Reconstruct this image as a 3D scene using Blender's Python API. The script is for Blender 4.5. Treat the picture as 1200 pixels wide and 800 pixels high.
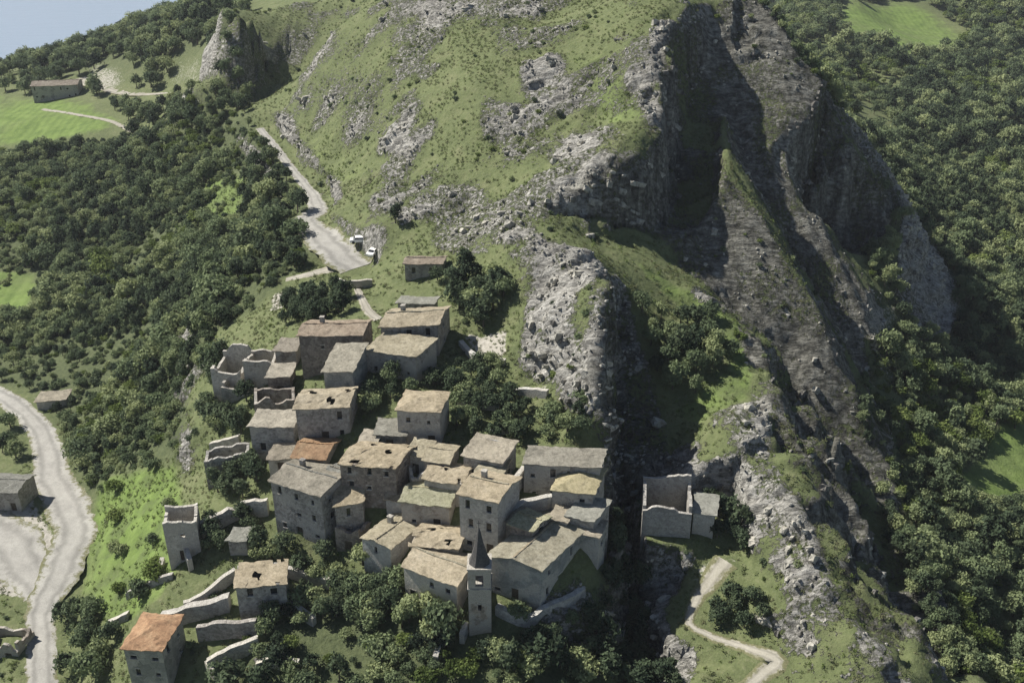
import bpy, math, random
import numpy as np
from mathutils import Vector

SC = bpy.context.scene
for o in list(bpy.data.objects):
    bpy.data.objects.remove(o)
COL = SC.collection
rnd = random.Random(7)
RS = np.random.RandomState(11)

# ------------------------------------------------------------------ camera, sky, sun, exposure
CAM_Z, PITCH, FPX = 110.0, math.radians(29.0), 1260.0
cam_d = bpy.data.cameras.new('Camera')
cam = bpy.data.objects.new('Camera', cam_d)
COL.objects.link(cam)
cam.location = (0, 0, CAM_Z)
cam.rotation_euler = (math.radians(90) - PITCH, 0, 0)
cam_d.sensor_width = 36.0
cam_d.lens = 36.0 * FPX / 1200.0
cam_d.clip_start = 1.0
cam_d.clip_end = 60000.0
SC.camera = cam

SUN_EL = math.radians(48)
SUN_AZ = math.atan2(-0.91, 0.41)          # to-sun direction in plan: left and beyond the ridge
world = bpy.data.worlds.new('World')
SC.world = world
world.use_nodes = True
wn = world.node_tree.nodes
wl = world.node_tree.links
wn.clear()
w_out = wn.new('ShaderNodeOutputWorld')
w_bg = wn.new('ShaderNodeBackground')
w_sky = wn.new('ShaderNodeTexSky')
w_sky.sky_type = 'NISHITA'
w_sky.sun_disc = False
w_sky.sun_elevation = SUN_EL
w_sky.sun_rotation = SUN_AZ
w_sky.altitude = 300
w_bg.inputs['Strength'].default_value = 0.05
wl.new(w_sky.outputs[0], w_bg.inputs['Color'])
wl.new(w_bg.outputs[0], w_out.inputs['Surface'])
sun_d = bpy.data.lights.new('Sun', 'SUN')
sun_d.energy = 5.0
sun_d.angle = math.radians(0.6)
sun_d.color = (1.0, 0.95, 0.86)
sun = bpy.data.objects.new('Sun', sun_d)
COL.objects.link(sun)
to_sun = Vector((math.sin(SUN_AZ) * math.cos(SUN_EL), math.cos(SUN_AZ) * math.cos(SUN_EL), math.sin(SUN_EL)))
sun.rotation_euler = to_sun.to_track_quat('Z', 'Y').to_euler()
sun.location = (-200, 200, 400)
vs = SC.view_settings
vs.view_transform = 'Standard'
vs.look = 'None'
vs.exposure = 0.6
vs.gamma = 1.0
SC.render.engine = 'CYCLES'

# ------------------------------------------------------------------ survey helpers (photo sight lines -> world points)
CP, SP = math.cos(PITCH), math.sin(PITCH)

def ray(u, v):
    a = (u - 600.0) / FPX
    b = (400.0 - v) / FPX
    return np.array([a, CP + b * SP, -SP + b * CP])

def at_z(u, v, z):
    d = ray(u, v)
    t = (z - CAM_Z) / d[2]
    return np.array([d[0] * t, d[1] * t, z])

def at_y(u, v, y):
    d = ray(u, v)
    t = y / d[1]
    return np.array([d[0] * t, y, CAM_Z + d[2] * t])

def project(p):
    p = np.asarray(p, float)
    x, y, z = p[..., 0], p[..., 1], p[..., 2] - CAM_Z
    dep = y * CP - z * SP
    up = y * SP + z * CP
    return 600 + FPX * x / dep, 400 - FPX * up / dep, dep

# ------------------------------------------------------------------ numpy noise
def _hash(ix, iy, iz, seed):
    h = (ix.astype(np.int64) * 374761393 + iy.astype(np.int64) * 668265263 + iz.astype(np.int64) * 2147483647 + seed * 974711) & 0xffffffff
    h = ((h ^ (h >> 13)) * 1274126177) & 0xffffffff
    h = ((h ^ (h >> 16)) * 2246822519) & 0xffffffff
    return ((h ^ (h >> 15)) & 0xffffff) / float(0xffffff)

def vnoise(x, y, z, seed=0):
    fx, fy, fz = np.floor(x), np.floor(y), np.floor(z)
    tx, ty, tz = x - fx, y - fy, z - fz
    tx = tx * tx * tx * (tx * (tx * 6 - 15) + 10)
    ty = ty * ty * ty * (ty * (ty * 6 - 15) + 10)
    tz = tz * tz * tz * (tz * (tz * 6 - 15) + 10)
    r = 0
    for a in (0, 1):
        for b in (0, 1):
            for c in (0, 1):
                w = (tx if a else 1 - tx) * (ty if b else 1 - ty) * (tz if c else 1 - tz)
                r = r + w * _hash(fx + a, fy + b, fz + c, seed)
    return r * 2 - 1

def fbm(x, y, z, octv=4, seed=0, gain=0.5):
    a, s, t = 1.0, 0.0, 0.0
    for k in range(octv):
        s = s + a * vnoise(x, y, z, seed + k * 17)
        t += a
        a *= gain
        x, y, z = x * 2.03 + 5.2, y * 2.03 + 1.7, z * 2.03 + 9.1
    return s / t

# ------------------------------------------------------------------ terrain control points
PZ = [  # village shoulder
 (450,700,-4),(520,730,-4),(600,710,-1),(650,700,0),(690,640,3),(620,640,4),(540,650,2),(470,650,0),(420,650,-2),(360,640,-3),
 (325,620,-3),(305,570,0),(350,590,2),(400,560,6),(480,560,7),(560,560,8),(640,560,8),(685,570,6),(290,520,1),(340,500,6),(400,500,9),
 (480,500,10),(560,500,10),(640,500,11),(680,490,12),(275,450,3),(340,440,9),(420,440,12),(500,440,12),(580,440,13),(640,440,14),
 (265,400,3),(340,400,10),(430,400,13),(520,400,14),(570,390,15),(340,360,9),(400,340,12),(480,350,15),(530,340,17),(400,310,10),
 (430,310,11),(340,325,8),(360,260,10),(370,230,10),(340,190,9),(310,152,8),(285,136,8),
 # left flank, forest, valley road
 (232,560,-5),(236,500,-2),(236,440,-1),(232,380,-3),(240,340,-3),(200,560,-10),(205,480,-12),(200,400,-15),(150,480,-20),(150,400,-21),(100,480,-25),(100,400,-26),(100,300,-27),
 (20,300,-29),(20,400,-30),(200,300,-13),(280,300,0),(300,240,2),(250,200,-4),(200,220,-11),(100,200,-21),(20,200,-25),(270,160,3),
 (200,150,-9),(100,150,-16),(20,140,-19),
 (10,465,-27),(45,490,-26),(65,560,-25),(85,610,-24),(60,680,-24),(40,750,-25),(45,800,-26),(10,640,-24),(10,580,-25),(0,720,-25),(-60,600,-25),
 (-60,720,-26),(-60,460,-28),
 (110,690,-20),(110,760,-20),(95,800,-22),(150,620,-14),(140,560,-17),(120,620,-19),(200,640,-8),(180,700,-11),(230,680,-7),(240,620,-4),(280,650,-5),
 (260,720,-8),(300,700,-6),(320,760,-8),(230,780,-12),(180,795,-15),(140,790,-18),(350,700,-7),(400,780,-9),(500,790,-7),(600,790,-5),(650,750,-5),
 (300,800,-12),
 # gully east of the houses
 (690,715,-3),(690,790,-9),
 # forest east
 (1100,400,-30),(1200,400,-36),(1100,500,-28),(1200,500,-34),(1180,600,-32),(1120,620,-27),(1190,700,-32),(1195,790,-33),(1100,300,-32),(1200,300,-38),
 (1100,200,-34),(1200,200,-42),(1100,100,-42),(1200,100,-50),(1050,40,-46),(1190,20,-56),(960,55,-32),(1000,100,-32),
]
PY = [  # grassy south-west face of the mountain
 (550,300,198),(480,300,204),(450,260,218),(550,250,216),(500,200,238),(550,200,229),(620,200,222),(400,180,276),(430,220,245),(450,140,272),
 (550,140,246),(620,140,242),(700,140,236),(680,180,221),(550,100,258),(650,80,258),(700,100,246),(450,80,290),(550,40,285),(650,20,290),(550,0,307),(450,0,330),
 (400,100,305),(362,40,395),(400,30,335),(345,110,330),(380,140,300),
 # crest A and its foot
 (800,0,268),(775,40,255),(760,60,245),(766,95,236),(772,130,226),(762,160,218),(750,185,212),(725,203,209),(700,215,207),(655,225,206),(640,260,200),
 (785,290,207),(725,268,205),(815,280,212),(860,335,203),(920,430,192),(970,520,182),
 (690,255,204),
 # rim B with the green hollow below fin C
 (730,288,199),(760,310,195),(810,340,191),(860,370,185),(878,395,180),(885,420,175),(895,450,168),(895,480,161),(860,490,154),(890,540,146),(912,570,140),
 (930,600,135),(952,640,129),(975,680,124),(1003,720,118),(1030,760,112),(1060,800,108),
 (730,330,186),(745,380,178),(760,430,171),(773,475,164),(785,520,157),(800,420,173),(840,410,175),(820,480,163),(800,360,187),
 # fin C
 (600,290,192),(660,290,185),(690,310,179),(706,325,172),(702,360,165),(697,400,156),(695,430,151),(695,460,147),(650,340,176),(640,400,165),(600,340,180),
 (715,520,146),
 # east side: hollow below the right fin
 (735,560,153),(745,620,148),(765,700,135),(782,790,119),(742,700,134),(750,790,119),
 (830,540,147),(870,600,139),(880,680,128),(950,740,116),(960,790,110),(800,640,135),(840,660,132),(810,730,122),(850,750,119),(915,770,114),(880,800,110),(800,570,143),(820,790,110),
 # ribs and gullies of the east face
 (840,215,222),(880,270,214),(920,340,205),(960,410,195),(1000,470,187),(800,120,238),
 (850,130,250),(880,190,243),(920,260,233),(960,330,222),(990,380,215),(830,60,262),
 (860,0,284),(910,50,276),(955,110,271),(985,150,269),(1045,220,264),(840,90,262),(1000,290,248),
 (1000,480,190),(1050,600,167),(1090,690,143),(1132,780,125),(1150,800,122),(1010,370,224),(1035,310,244),(1060,245,275),
 # coast hill and rock knob
 (60,105,455),(0,84,520),(110,56,540),(200,22,560),(250,40,440),(150,90,450),(200,100,430),(240,95,405),(285,20,358),(300,30,368),(312,58,378),(297,98,355),(310,92,366),(322,86,377),(340,95,350),(345,72,388),(272,70,372),(250,70,405),
 (262,10,400),(240,14,470),(20,100,470),
]
PW = [(-420,200,-40),(-300,120,-40),(-120,60,-32),(0,60,-14),(80,60,-30),(200,60,-45),(420,100,-60),(420,400,-62),(600,860,-48),(420,860,-42),(300,760,-34),(210,690,-28),(165,610,-26),(520,1000,-60),
 (0,400,50),(0,500,10),(0,640,-60),(-150,640,-70),(-260,620,-80),(-420,640,-100),(-420,470,-45),(-600,480,-60),(-420,740,-270),(-150,760,-270),(-700,640,-150),(-700,760,-280),
 (0,900,-270),(200,1000,-90),(300,1300,-150),(700,1300,-200),(900,1500,-290),(900,800,-80),(900,200,-80),(700,100,-70),(-700,200,-60),(-700,60,-60),(0,1300,-300),(-700,1300,-300),(900,1900,-320),(-700,1900,-320)]
pts = [at_z(*p) for p in PZ] + [at_y(*p) for p in PY] + [np.array(p, float) for p in PW]
pts = np.array(pts)
N = len(pts)
ctr = pts[:, :2]
dm = np.sqrt(((ctr[:, None] - ctr[None]) ** 2).sum(-1) + 4.0)
A = np.zeros((N + 3, N + 3))
A[:N, :N] = -dm + np.eye(N) * 0.25
A[:N, N] = 1; A[:N, N + 1] = ctr[:, 0] / 100; A[:N, N + 2] = ctr[:, 1] / 100
A[N:, :N] = A[:N, N:].T
sol = np.linalg.solve(A, np.concatenate([pts[:, 2], np.zeros(3)]))

def rbf(x, y):
    out = np.empty(x.shape)
    xf, yf, of = x.ravel(), y.ravel(), out.reshape(-1)
    for i in range(0, xf.size, 20000):
        a, b = xf[i:i + 20000], yf[i:i + 20000]
        d = np.sqrt((a[:, None] - ctr[None, :, 0]) ** 2 + (b[:, None] - ctr[None, :, 1]) ** 2 + 4.0)
        of[i:i + 20000] = -d @ sol[:N] + sol[N] + sol[N + 1] * a / 100 + sol[N + 2] * b / 100
    return out

def axis(lo, flo, fhi, hi, step, grow):
    mid = list(np.arange(flo, fhi + 1e-6, step))
    s, p, left = step, flo, []
    while p > lo:
        s = min(s * grow, 40); p -= s; left.append(p)
    s, p, right = step, mid[-1], []
    while p < hi:
        s = min(s * grow, 40); p += s; right.append(p)
    return np.array(left[::-1] + mid + right)

GX = axis(-900, -100, 120, 1100, 0.7, 1.045)
GY = axis(20, 100, 290, 2000, 0.7, 1.04)
MX, MY = np.meshgrid(GX, GY)
HZ = rbf(MX, MY)
nz0 = np.zeros_like(MX)
HZ = HZ + 1.0 * fbm(MX / 22, MY / 22, nz0, 3, 3) + 5 * fbm(MX / 120, MY / 120, nz0, 3, 9) * np.clip((MY - 330) / 200, 0, 1)

def in_poly(px, py, poly):
    inside = np.zeros(px.shape, bool)
    n = len(poly)
    for i in range(n):
        x0, y0 = poly[i][:2]; x1, y1 = poly[(i + 1) % n][:2]
        c = ((y0 > py) != (y1 > py)) & (px < (x1 - x0) * (py - y0) / (y1 - y0 + 1e-12) + x0)
        inside ^= c
    return inside

def line_dist(px, py, line):
    best = np.full(px.shape, 1e9); zz = np.zeros(px.shape)
    for i in range(len(line) - 1):
        a, b = np.array(line[i]), np.array(line[i + 1])
        ab = b[:2] - a[:2]
        t = np.clip(((px - a[0]) * ab[0] + (py - a[1]) * ab[1]) / (ab @ ab + 1e-9), 0, 1)
        d = np.hypot(px - a[0] - t * ab[0], py - a[1] - t * ab[1])
        m = d < best
        best = np.where(m, d, best)
        zz = np.where(m, a[2] + t * (b[2] - a[2]), zz)
    return best, zz

def smooth_line(pl, step=1.5):
    pl = [np.array(p, float) for p in pl]
    out = []
    P = [pl[0] * 2 - pl[1]] + pl + [pl[-1] * 2 - pl[-2]]
    for i in range(1, len(P) - 2):
        n = max(2, int(np.linalg.norm(P[i + 1] - P[i]) / step))
        for k in range(n):
            t = k / n
            out.append(0.5 * ((2 * P[i]) + (-P[i - 1] + P[i + 1]) * t + (2 * P[i - 1] - 5 * P[i] + 4 * P[i + 1] - P[i + 2]) * t * t + (-P[i - 1] + 3 * P[i] - 3 * P[i + 1] + P[i + 2]) * t ** 3))
    out.append(pl[-1])
    out = np.array(out)
    for _ in range(12):
        out[1:-1, 2] = 0.25 * out[:-2, 2] + 0.5 * out[1:-1, 2] + 0.25 * out[2:, 2]
    return out

# cliffs: between a crest line and a foot line the drop is gathered near the crest
CLIFFS = [
 ([(706,325,172),(702,360,165),(697,400,156),(695,430,151),(695,460,147),(704,510,144)], [(730,330,187),(745,380,180),(760,430,173),(773,475,165),(785,520,157),(760,545,152)], 0.04, 0.36),
 ([(640,224,206),(655,225,206),(700,215,207),(725,203,209),(750,185,212),(762,160,218),(772,130,226),(766,95,236),(775,40,255),(800,0,268)],
  [(645,258,201),(668,264,203),(700,268,205),(740,282,206),(785,290,207),(815,280,212),(838,255,222),(842,205,234),(845,130,252),(856,80,266)], 0.04, 0.50),
 ([(860,0,284),(910,50,276),(955,110,271),(985,150,269),(1045,220,264)], [(856,80,266),(880,190,248),(930,255,240),(975,300,240),(1030,300,246)], 0.05, 0.6),
 ([(810,340,191),(860,370,185),(885,420,175),(895,480,161),(890,540,146),(912,570,140),(930,600,135),(952,640,129),(975,680,124),(1003,720,118),(1030,760,112),(1060,800,108)],
  [(860,335,203),(920,430,192),(970,520,182),(1010,560,176),(1040,590,169),(1052,610,164),(1065,640,156),(1080,670,148),(1094,700,141),(1112,740,133),(1132,780,125),(1152,810,121)], 0.02, 0.92),
 ([(706,560,143),(716,600,137),(714,640,131),(700,690,124),(695,740,119),(700,800,112.5)], [(735,560,153),(745,620,148),(752,660,142),(758,700,135),(762,745,127),(768,795,119)], 0.05, 0.5),
 ([(285,20,358),(300,30,368),(312,58,378),(330,80,386)], [(299,98,355),(312,92,366),(323,87,377),(333,82,386)], 0.0, 0.3),
]
for crest, foot, t0, t1 in CLIFFS:
    cw, fw = [at_y(*p) for p in crest], [at_y(*p) for p in foot]
    cw = smooth_line(cw, 2.0); fw = smooth_line(fw, 2.0)
    pl = np.concatenate([cw, fw[::-1]])
    lo = pl[:, :2].min(0) - 2; hi = pl[:, :2].max(0) + 2
    jx = np.where((GX > lo[0]) & (GX < hi[0]))[0]; jy = np.where((GY > lo[1]) & (GY < hi[1]))[0]
    sl = np.ix_(jy, jx); X_, Y_ = MX[sl], MY[sl]
    wob = fbm(X_ / 5, Y_ / 5, X_ * 0, 3, 71)
    dc, zc = line_dist(X_, Y_, cw); df, zf = line_dist(X_, Y_, fw)
    k = dc / (dc + df + 1e-6) + 0.22 * wob * np.clip(dc / 3, 0, 1)
    k = np.clip((k - t0) / (t1 - t0), 0, 1); k = k * k * (3 - 2 * k)
    zn = np.minimum(zc, HZ[sl] * 0 + zc) + (zf - zc) * k
    ins = in_poly(X_, Y_, pl).astype(float)
    for _ in range(2):
        b_ = np.pad(ins, 1, mode='edge'); ins = (b_[:-2, 1:-1] + b_[2:, 1:-1] + b_[1:-1, :-2] + b_[1:-1, 2:] + b_[1:-1, 1:-1]) / 5
    HZ[sl] = HZ[sl] * (1 - ins) + zn * ins
# ribs and gullies running down the east face
def px_plan(px): return [at_y(*p)[:2] for p in px]
EAST = px_plan([(775,40,255),(772,130,226),(750,190,212),(785,285,205),(840,350,190),(895,480,162),(930,600,136),(1030,760,113),(1155,800,122),(1100,690,142),(1060,600,168),(1015,400,216),(1040,300,246),(1060,230,270),(960,110,275),(860,0,290)])
em = in_poly(MX, MY, EAST).astype(float)
for _ in range(6):
    b_ = np.pad(em, 1, mode='edge'); em = (b_[:-2, 1:-1] + b_[2:, 1:-1] + b_[1:-1, :-2] + b_[1:-1, 2:] + b_[1:-1, 1:-1]) / 5
qq = HZ - MY + 3.5 * fbm(MX / 22, MY / 22, MX * 0, 3, 15)
ph = ((qq + 197) / 36) % 1.0
saw = np.where(ph < 0.34, 1 - ph / 0.17, -1 + (ph - 0.34) / 0.33)
fade = np.clip((MY - 158) / 30, 0.12, 1) * np.clip((MX - 36) / 16, 0.25, 1)
HZ = HZ + em * 3.8 * saw * fade
sk1 = 1 - 2 * np.abs(fbm(qq / 7.5, MX / 45, MX * 0, 2, 131)); sk2 = 1 - 2 * np.abs(fbm(qq / 3.4, MX / 28, MX * 0, 2, 133))
HZ = HZ + em * (2.4 * (sk1 - 0.4) + 1.1 * (sk2 - 0.4))
em_face = np.where(ph < 0.38, 1.0, 0.0)

# levelled terrace of the lone house across the gully
dxp = np.maximum(np.maximum(22.0 - MX, MX - 36.5), 0); dyp = np.maximum(np.maximum(134.5 - MY, MY - 145.0), 0)
kp = np.clip(np.hypot(dxp, dyp) / 3.0, 0, 1); kp = kp * kp * (3 - 2 * kp)
HZ = HZ * kp + (-1.5) * (1 - kp)

def H(x, y):
    x = np.asarray(x, float); y = np.asarray(y, float)
    i = np.clip(np.searchsorted(GX, x) - 1, 0, len(GX) - 2)
    j = np.clip(np.searchsorted(GY, y) - 1, 0, len(GY) - 2)
    tx = np.clip((x - GX[i]) / (GX[i + 1] - GX[i]), 0, 1)
    ty = np.clip((y - GY[j]) / (GY[j + 1] - GY[j]), 0, 1)
    return (HZ[j, i] * (1 - tx) + HZ[j, i + 1] * tx) * (1 - ty) + (HZ[j + 1, i] * (1 - tx) + HZ[j + 1, i + 1] * tx) * ty

_ty = np.concatenate([np.arange(85, 350, 0.5), np.arange(350, 1600, 2.0)])

def ground(u, v):
    """first point of the ground along a sight line of the photograph"""
    d = ray(u, v)
    t = _ty / d[1]
    below = CAM_Z + d[2] * t < H(d[0] * t, _ty)
    k = int(np.argmax(below)) if below.any() else len(t) - 1
    a, b = t[max(k - 1, 0)], t[k]
    for _ in range(18):
        m = 0.5 * (a + b)
        if CAM_Z + d[2] * m < H(d[0] * m, d[1] * m): b = m
        else: a = m
    m = 0.5 * (a + b)
    return np.array([d[0] * m, d[1] * m, CAM_Z + d[2] * m])

# ------------------------------------------------------------------ roads (pixel survey points of their centre lines, half width in metres)
ROADS = [
 ('valley_road', [(-40,440),(15,472),(48,505),(62,560),(88,615),(70,665),(48,715),(48,760),(50,815)], [2.9,2.9,3.1,3.4,4.2,4.6,3.8,2.8,2.8]),
 ('gravel_lot', [(-60,610),(-15,618),(12,640),(32,668),(50,694)], [6.5,7.5,6.5,5.5,4.0]),
 ('hill_road', [(304,150),(322,172),(345,202),(366,228),(371,245),(360,260),(384,284),(402,300),(418,314)], [1.5,1.5,1.6,1.6,1.7,2.4,3.4,4.8,4.4]),
 ('side_lane', [(335,327),(360,321),(385,315),(404,309)], [1.1,1.4,1.8,2.4]),
 ('village_path', [(418,338),(424,350),(432,364),(444,374)], [0.8,0.9,1.0,1.2]),
 ('east_footpath', [(850,656),(832,680),(815,705),(808,730),(828,742),(862,755),(895,764),(912,772),(895,788),(872,806)], [2.2,1.8,1.4,1.0,1.0,1.1,1.4,1.7,1.5,1.3]),
 ('farm_track', [(92,92),(112,100),(150,110),(205,108),(245,96)], [4,2.5,1.6,1.6,1.5]),
 ('field_track', [(50,128),(90,134),(130,142),(154,154)], [1.2,1.2,1.2,1.2]),
]
road_lines = {}
for nm, px, hw in ROADS:
    L = smooth_line([ground(u, v) for u, v in px], 0.8)
    w = np.interp(np.linspace(0, 1, len(L)), np.linspace(0, 1, len(hw)), hw)
    road_lines[nm] = (L, w)
for nm, (L, w) in road_lines.items():
    lo = L[:, :2].min(0) - 16; hi = L[:, :2].max(0) + 16
    jx = np.where((GX > lo[0]) & (GX < hi[0]))[0]; jy = np.where((GY > lo[1]) & (GY < hi[1]))[0]
    sl = np.ix_(jy, jx)
    d, zz = line_dist(MX[sl], MY[sl], L)
    ww = float(np.mean(w)) if nm != 'hill_road' else 2.4
    k = np.clip((d - ww - 0.8) / 4.0, 0, 1)
    k = k * k * (3 - 2 * k)
    HZ[sl] = HZ[sl] * k + (zz - 0.12) * (1 - k)

def road_dist(x, y):
    d = np.full(x.shape, 1e9)
    for nm, (L, w) in road_lines.items():
        Lw = np.column_stack([L[:, :2], w])[::3]
        dd, ww = line_dist(x, y, Lw)
        d = np.minimum(d, dd - ww)
    return d

# ====MESH ------------------------------------------------------------------ object helpers
def new_mesh(name, V, F, mat=None, smooth=False):
    me = bpy.data.meshes.new(name)
    me.from_pydata([tuple(map(float, p)) for p in V], [], F)
    if mat: me.materials.append(mat)
    if smooth: me.polygons.foreach_set('use_smooth', [True] * len(me.polygons))
    me.update()
    return me

def obj(name, me, parent=None, loc=(0, 0, 0)):
    o = bpy.data.objects.new(name, me)
    COL.objects.link(o)
    o.location = loc
    if parent is not None: o.parent = parent
    return o

def tag(o, label, cat, group=None, kind=None):
    if label: o['label'] = label
    if cat: o['category'] = cat
    if group: o['group'] = group
    if kind: o['kind'] = kind
    return o

def empty(name, loc, rz=0.0):
    o = bpy.data.objects.new(name, None)
    COL.objects.link(o)
    o.empty_display_size = 0.5
    o.location = tuple(map(float, loc)); o.rotation_euler = (0, 0, rz)
    return o

class MB:
    def __init__(self): self.V, self.F = [], []
    def quad(self, a, b, c, d):
        n = len(self.V); self.V += [a, b, c, d]; self.F.append((n, n + 1, n + 2, n + 3))
    def tri(self, a, b, c):
        n = len(self.V); self.V += [a, b, c]; self.F.append((n, n + 1, n + 2))
    def box(self, x0, x1, y0, y1, z0, z1):
        n = len(self.V)
        self.V += [(x0, y0, z0), (x1, y0, z0), (x1, y1, z0), (x0, y1, z0), (x0, y0, z1), (x1, y0, z1), (x1, y1, z1), (x0, y1, z1)]
        for f in ((0, 3, 2, 1), (4, 5, 6, 7), (0, 1, 5, 4), (1, 2, 6, 5), (2, 3, 7, 6), (3, 0, 4, 7)):
            self.F.append(tuple(n + k for k in f))
    def build(self, name, mat, parent=None, xf=None, smooth=False, loc=(0, 0, 0)):
        V = [xf(p) for p in self.V] if xf else self.V
        return obj(name, new_mesh(name, V, self.F, mat, smooth), parent, loc)

# ------------------------------------------------------------------ materials
class NT:
    def __init__(self, name):
        self.m = bpy.data.materials.new(name); self.m.use_nodes = True
        self.n = self.m.node_tree.nodes; self.l = self.m.node_tree.links
        self.b = self.n['Principled BSDF']; self.out = self.n['Material Output']
        self.b.inputs['Specular IOR Level'].default_value = 0.15
        self.b.inputs['Roughness'].default_value = 0.9
    def add(self, t, **kw):
        x = self.n.new(t)
        for k, v in kw.items(): setattr(x, k, v)
        return x
    def link(self, a, b): self.l.new(a, b)
    def noise(self, scale, detail=4, vec=None, rough=0.55):
        x = self.add('ShaderNodeTexNoise'); x.inputs['Scale'].default_value = scale; x.inputs['Detail'].default_value = detail; x.inputs['Roughness'].default_value = rough
        if vec is not None: self.link(vec, x.inputs['Vector'])
        return x.outputs['Fac']
    def ramp(self, fac, stops):
        x = self.add('ShaderNodeValToRGB')
        el = x.color_ramp.elements
        while len(el) < len(stops): el.new(0.5)
        for e, (p, c) in zip(el, stops):
            e.position = p; e.color = (c[0], c[1], c[2], 1) if not isinstance(c, (int, float)) else (c, c, c, 1)
        self.link(fac, x.inputs['Fac'])
        return x.outputs['Color']
    def mix(self, fac, a, b, mode='MIX'):
        x = self.add('ShaderNodeMix', data_type='RGBA', blend_type=mode)
        for s, v in ((x.inputs['Factor'], fac), (x.inputs['A'], a), (x.inputs['B'], b)):
            if isinstance(v, (int, float)): s.default_value = v
            elif isinstance(v, tuple): s.default_value = (*v, 1)
            else: self.link(v, s)
        return x.outputs['Result']
    def math(self, op, a, b=0.0, clamp=False):
        x = self.add('ShaderNodeMath', operation=op, use_clamp=clamp)
        for s, v in ((x.inputs[0], a), (x.inputs[1], b)):
            if isinstance(v, (int, float)): s.default_value = v
            else: self.link(v, s)
        return x.outputs[0]
    def bump(self, h, strength=0.5, dist=0.2):
        x = self.add('ShaderNodeBump'); x.inputs['Strength'].default_value = strength; x.inputs['Distance'].default_value = dist
        self.link(h, x.inputs['Height']); self.link(x.outputs[0], self.b.inputs['Normal'])
    def pos(self): return self.add('ShaderNodeNewGeometry').outputs['Position']
    def objco(self): return self.add('ShaderNodeTexCoord').outputs['Object']
    def rand(self): return self.add('ShaderNodeObjectInfo').outputs['Random']
    def color(self, c): self.link(c, self.b.inputs['Base Color'])

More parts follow.
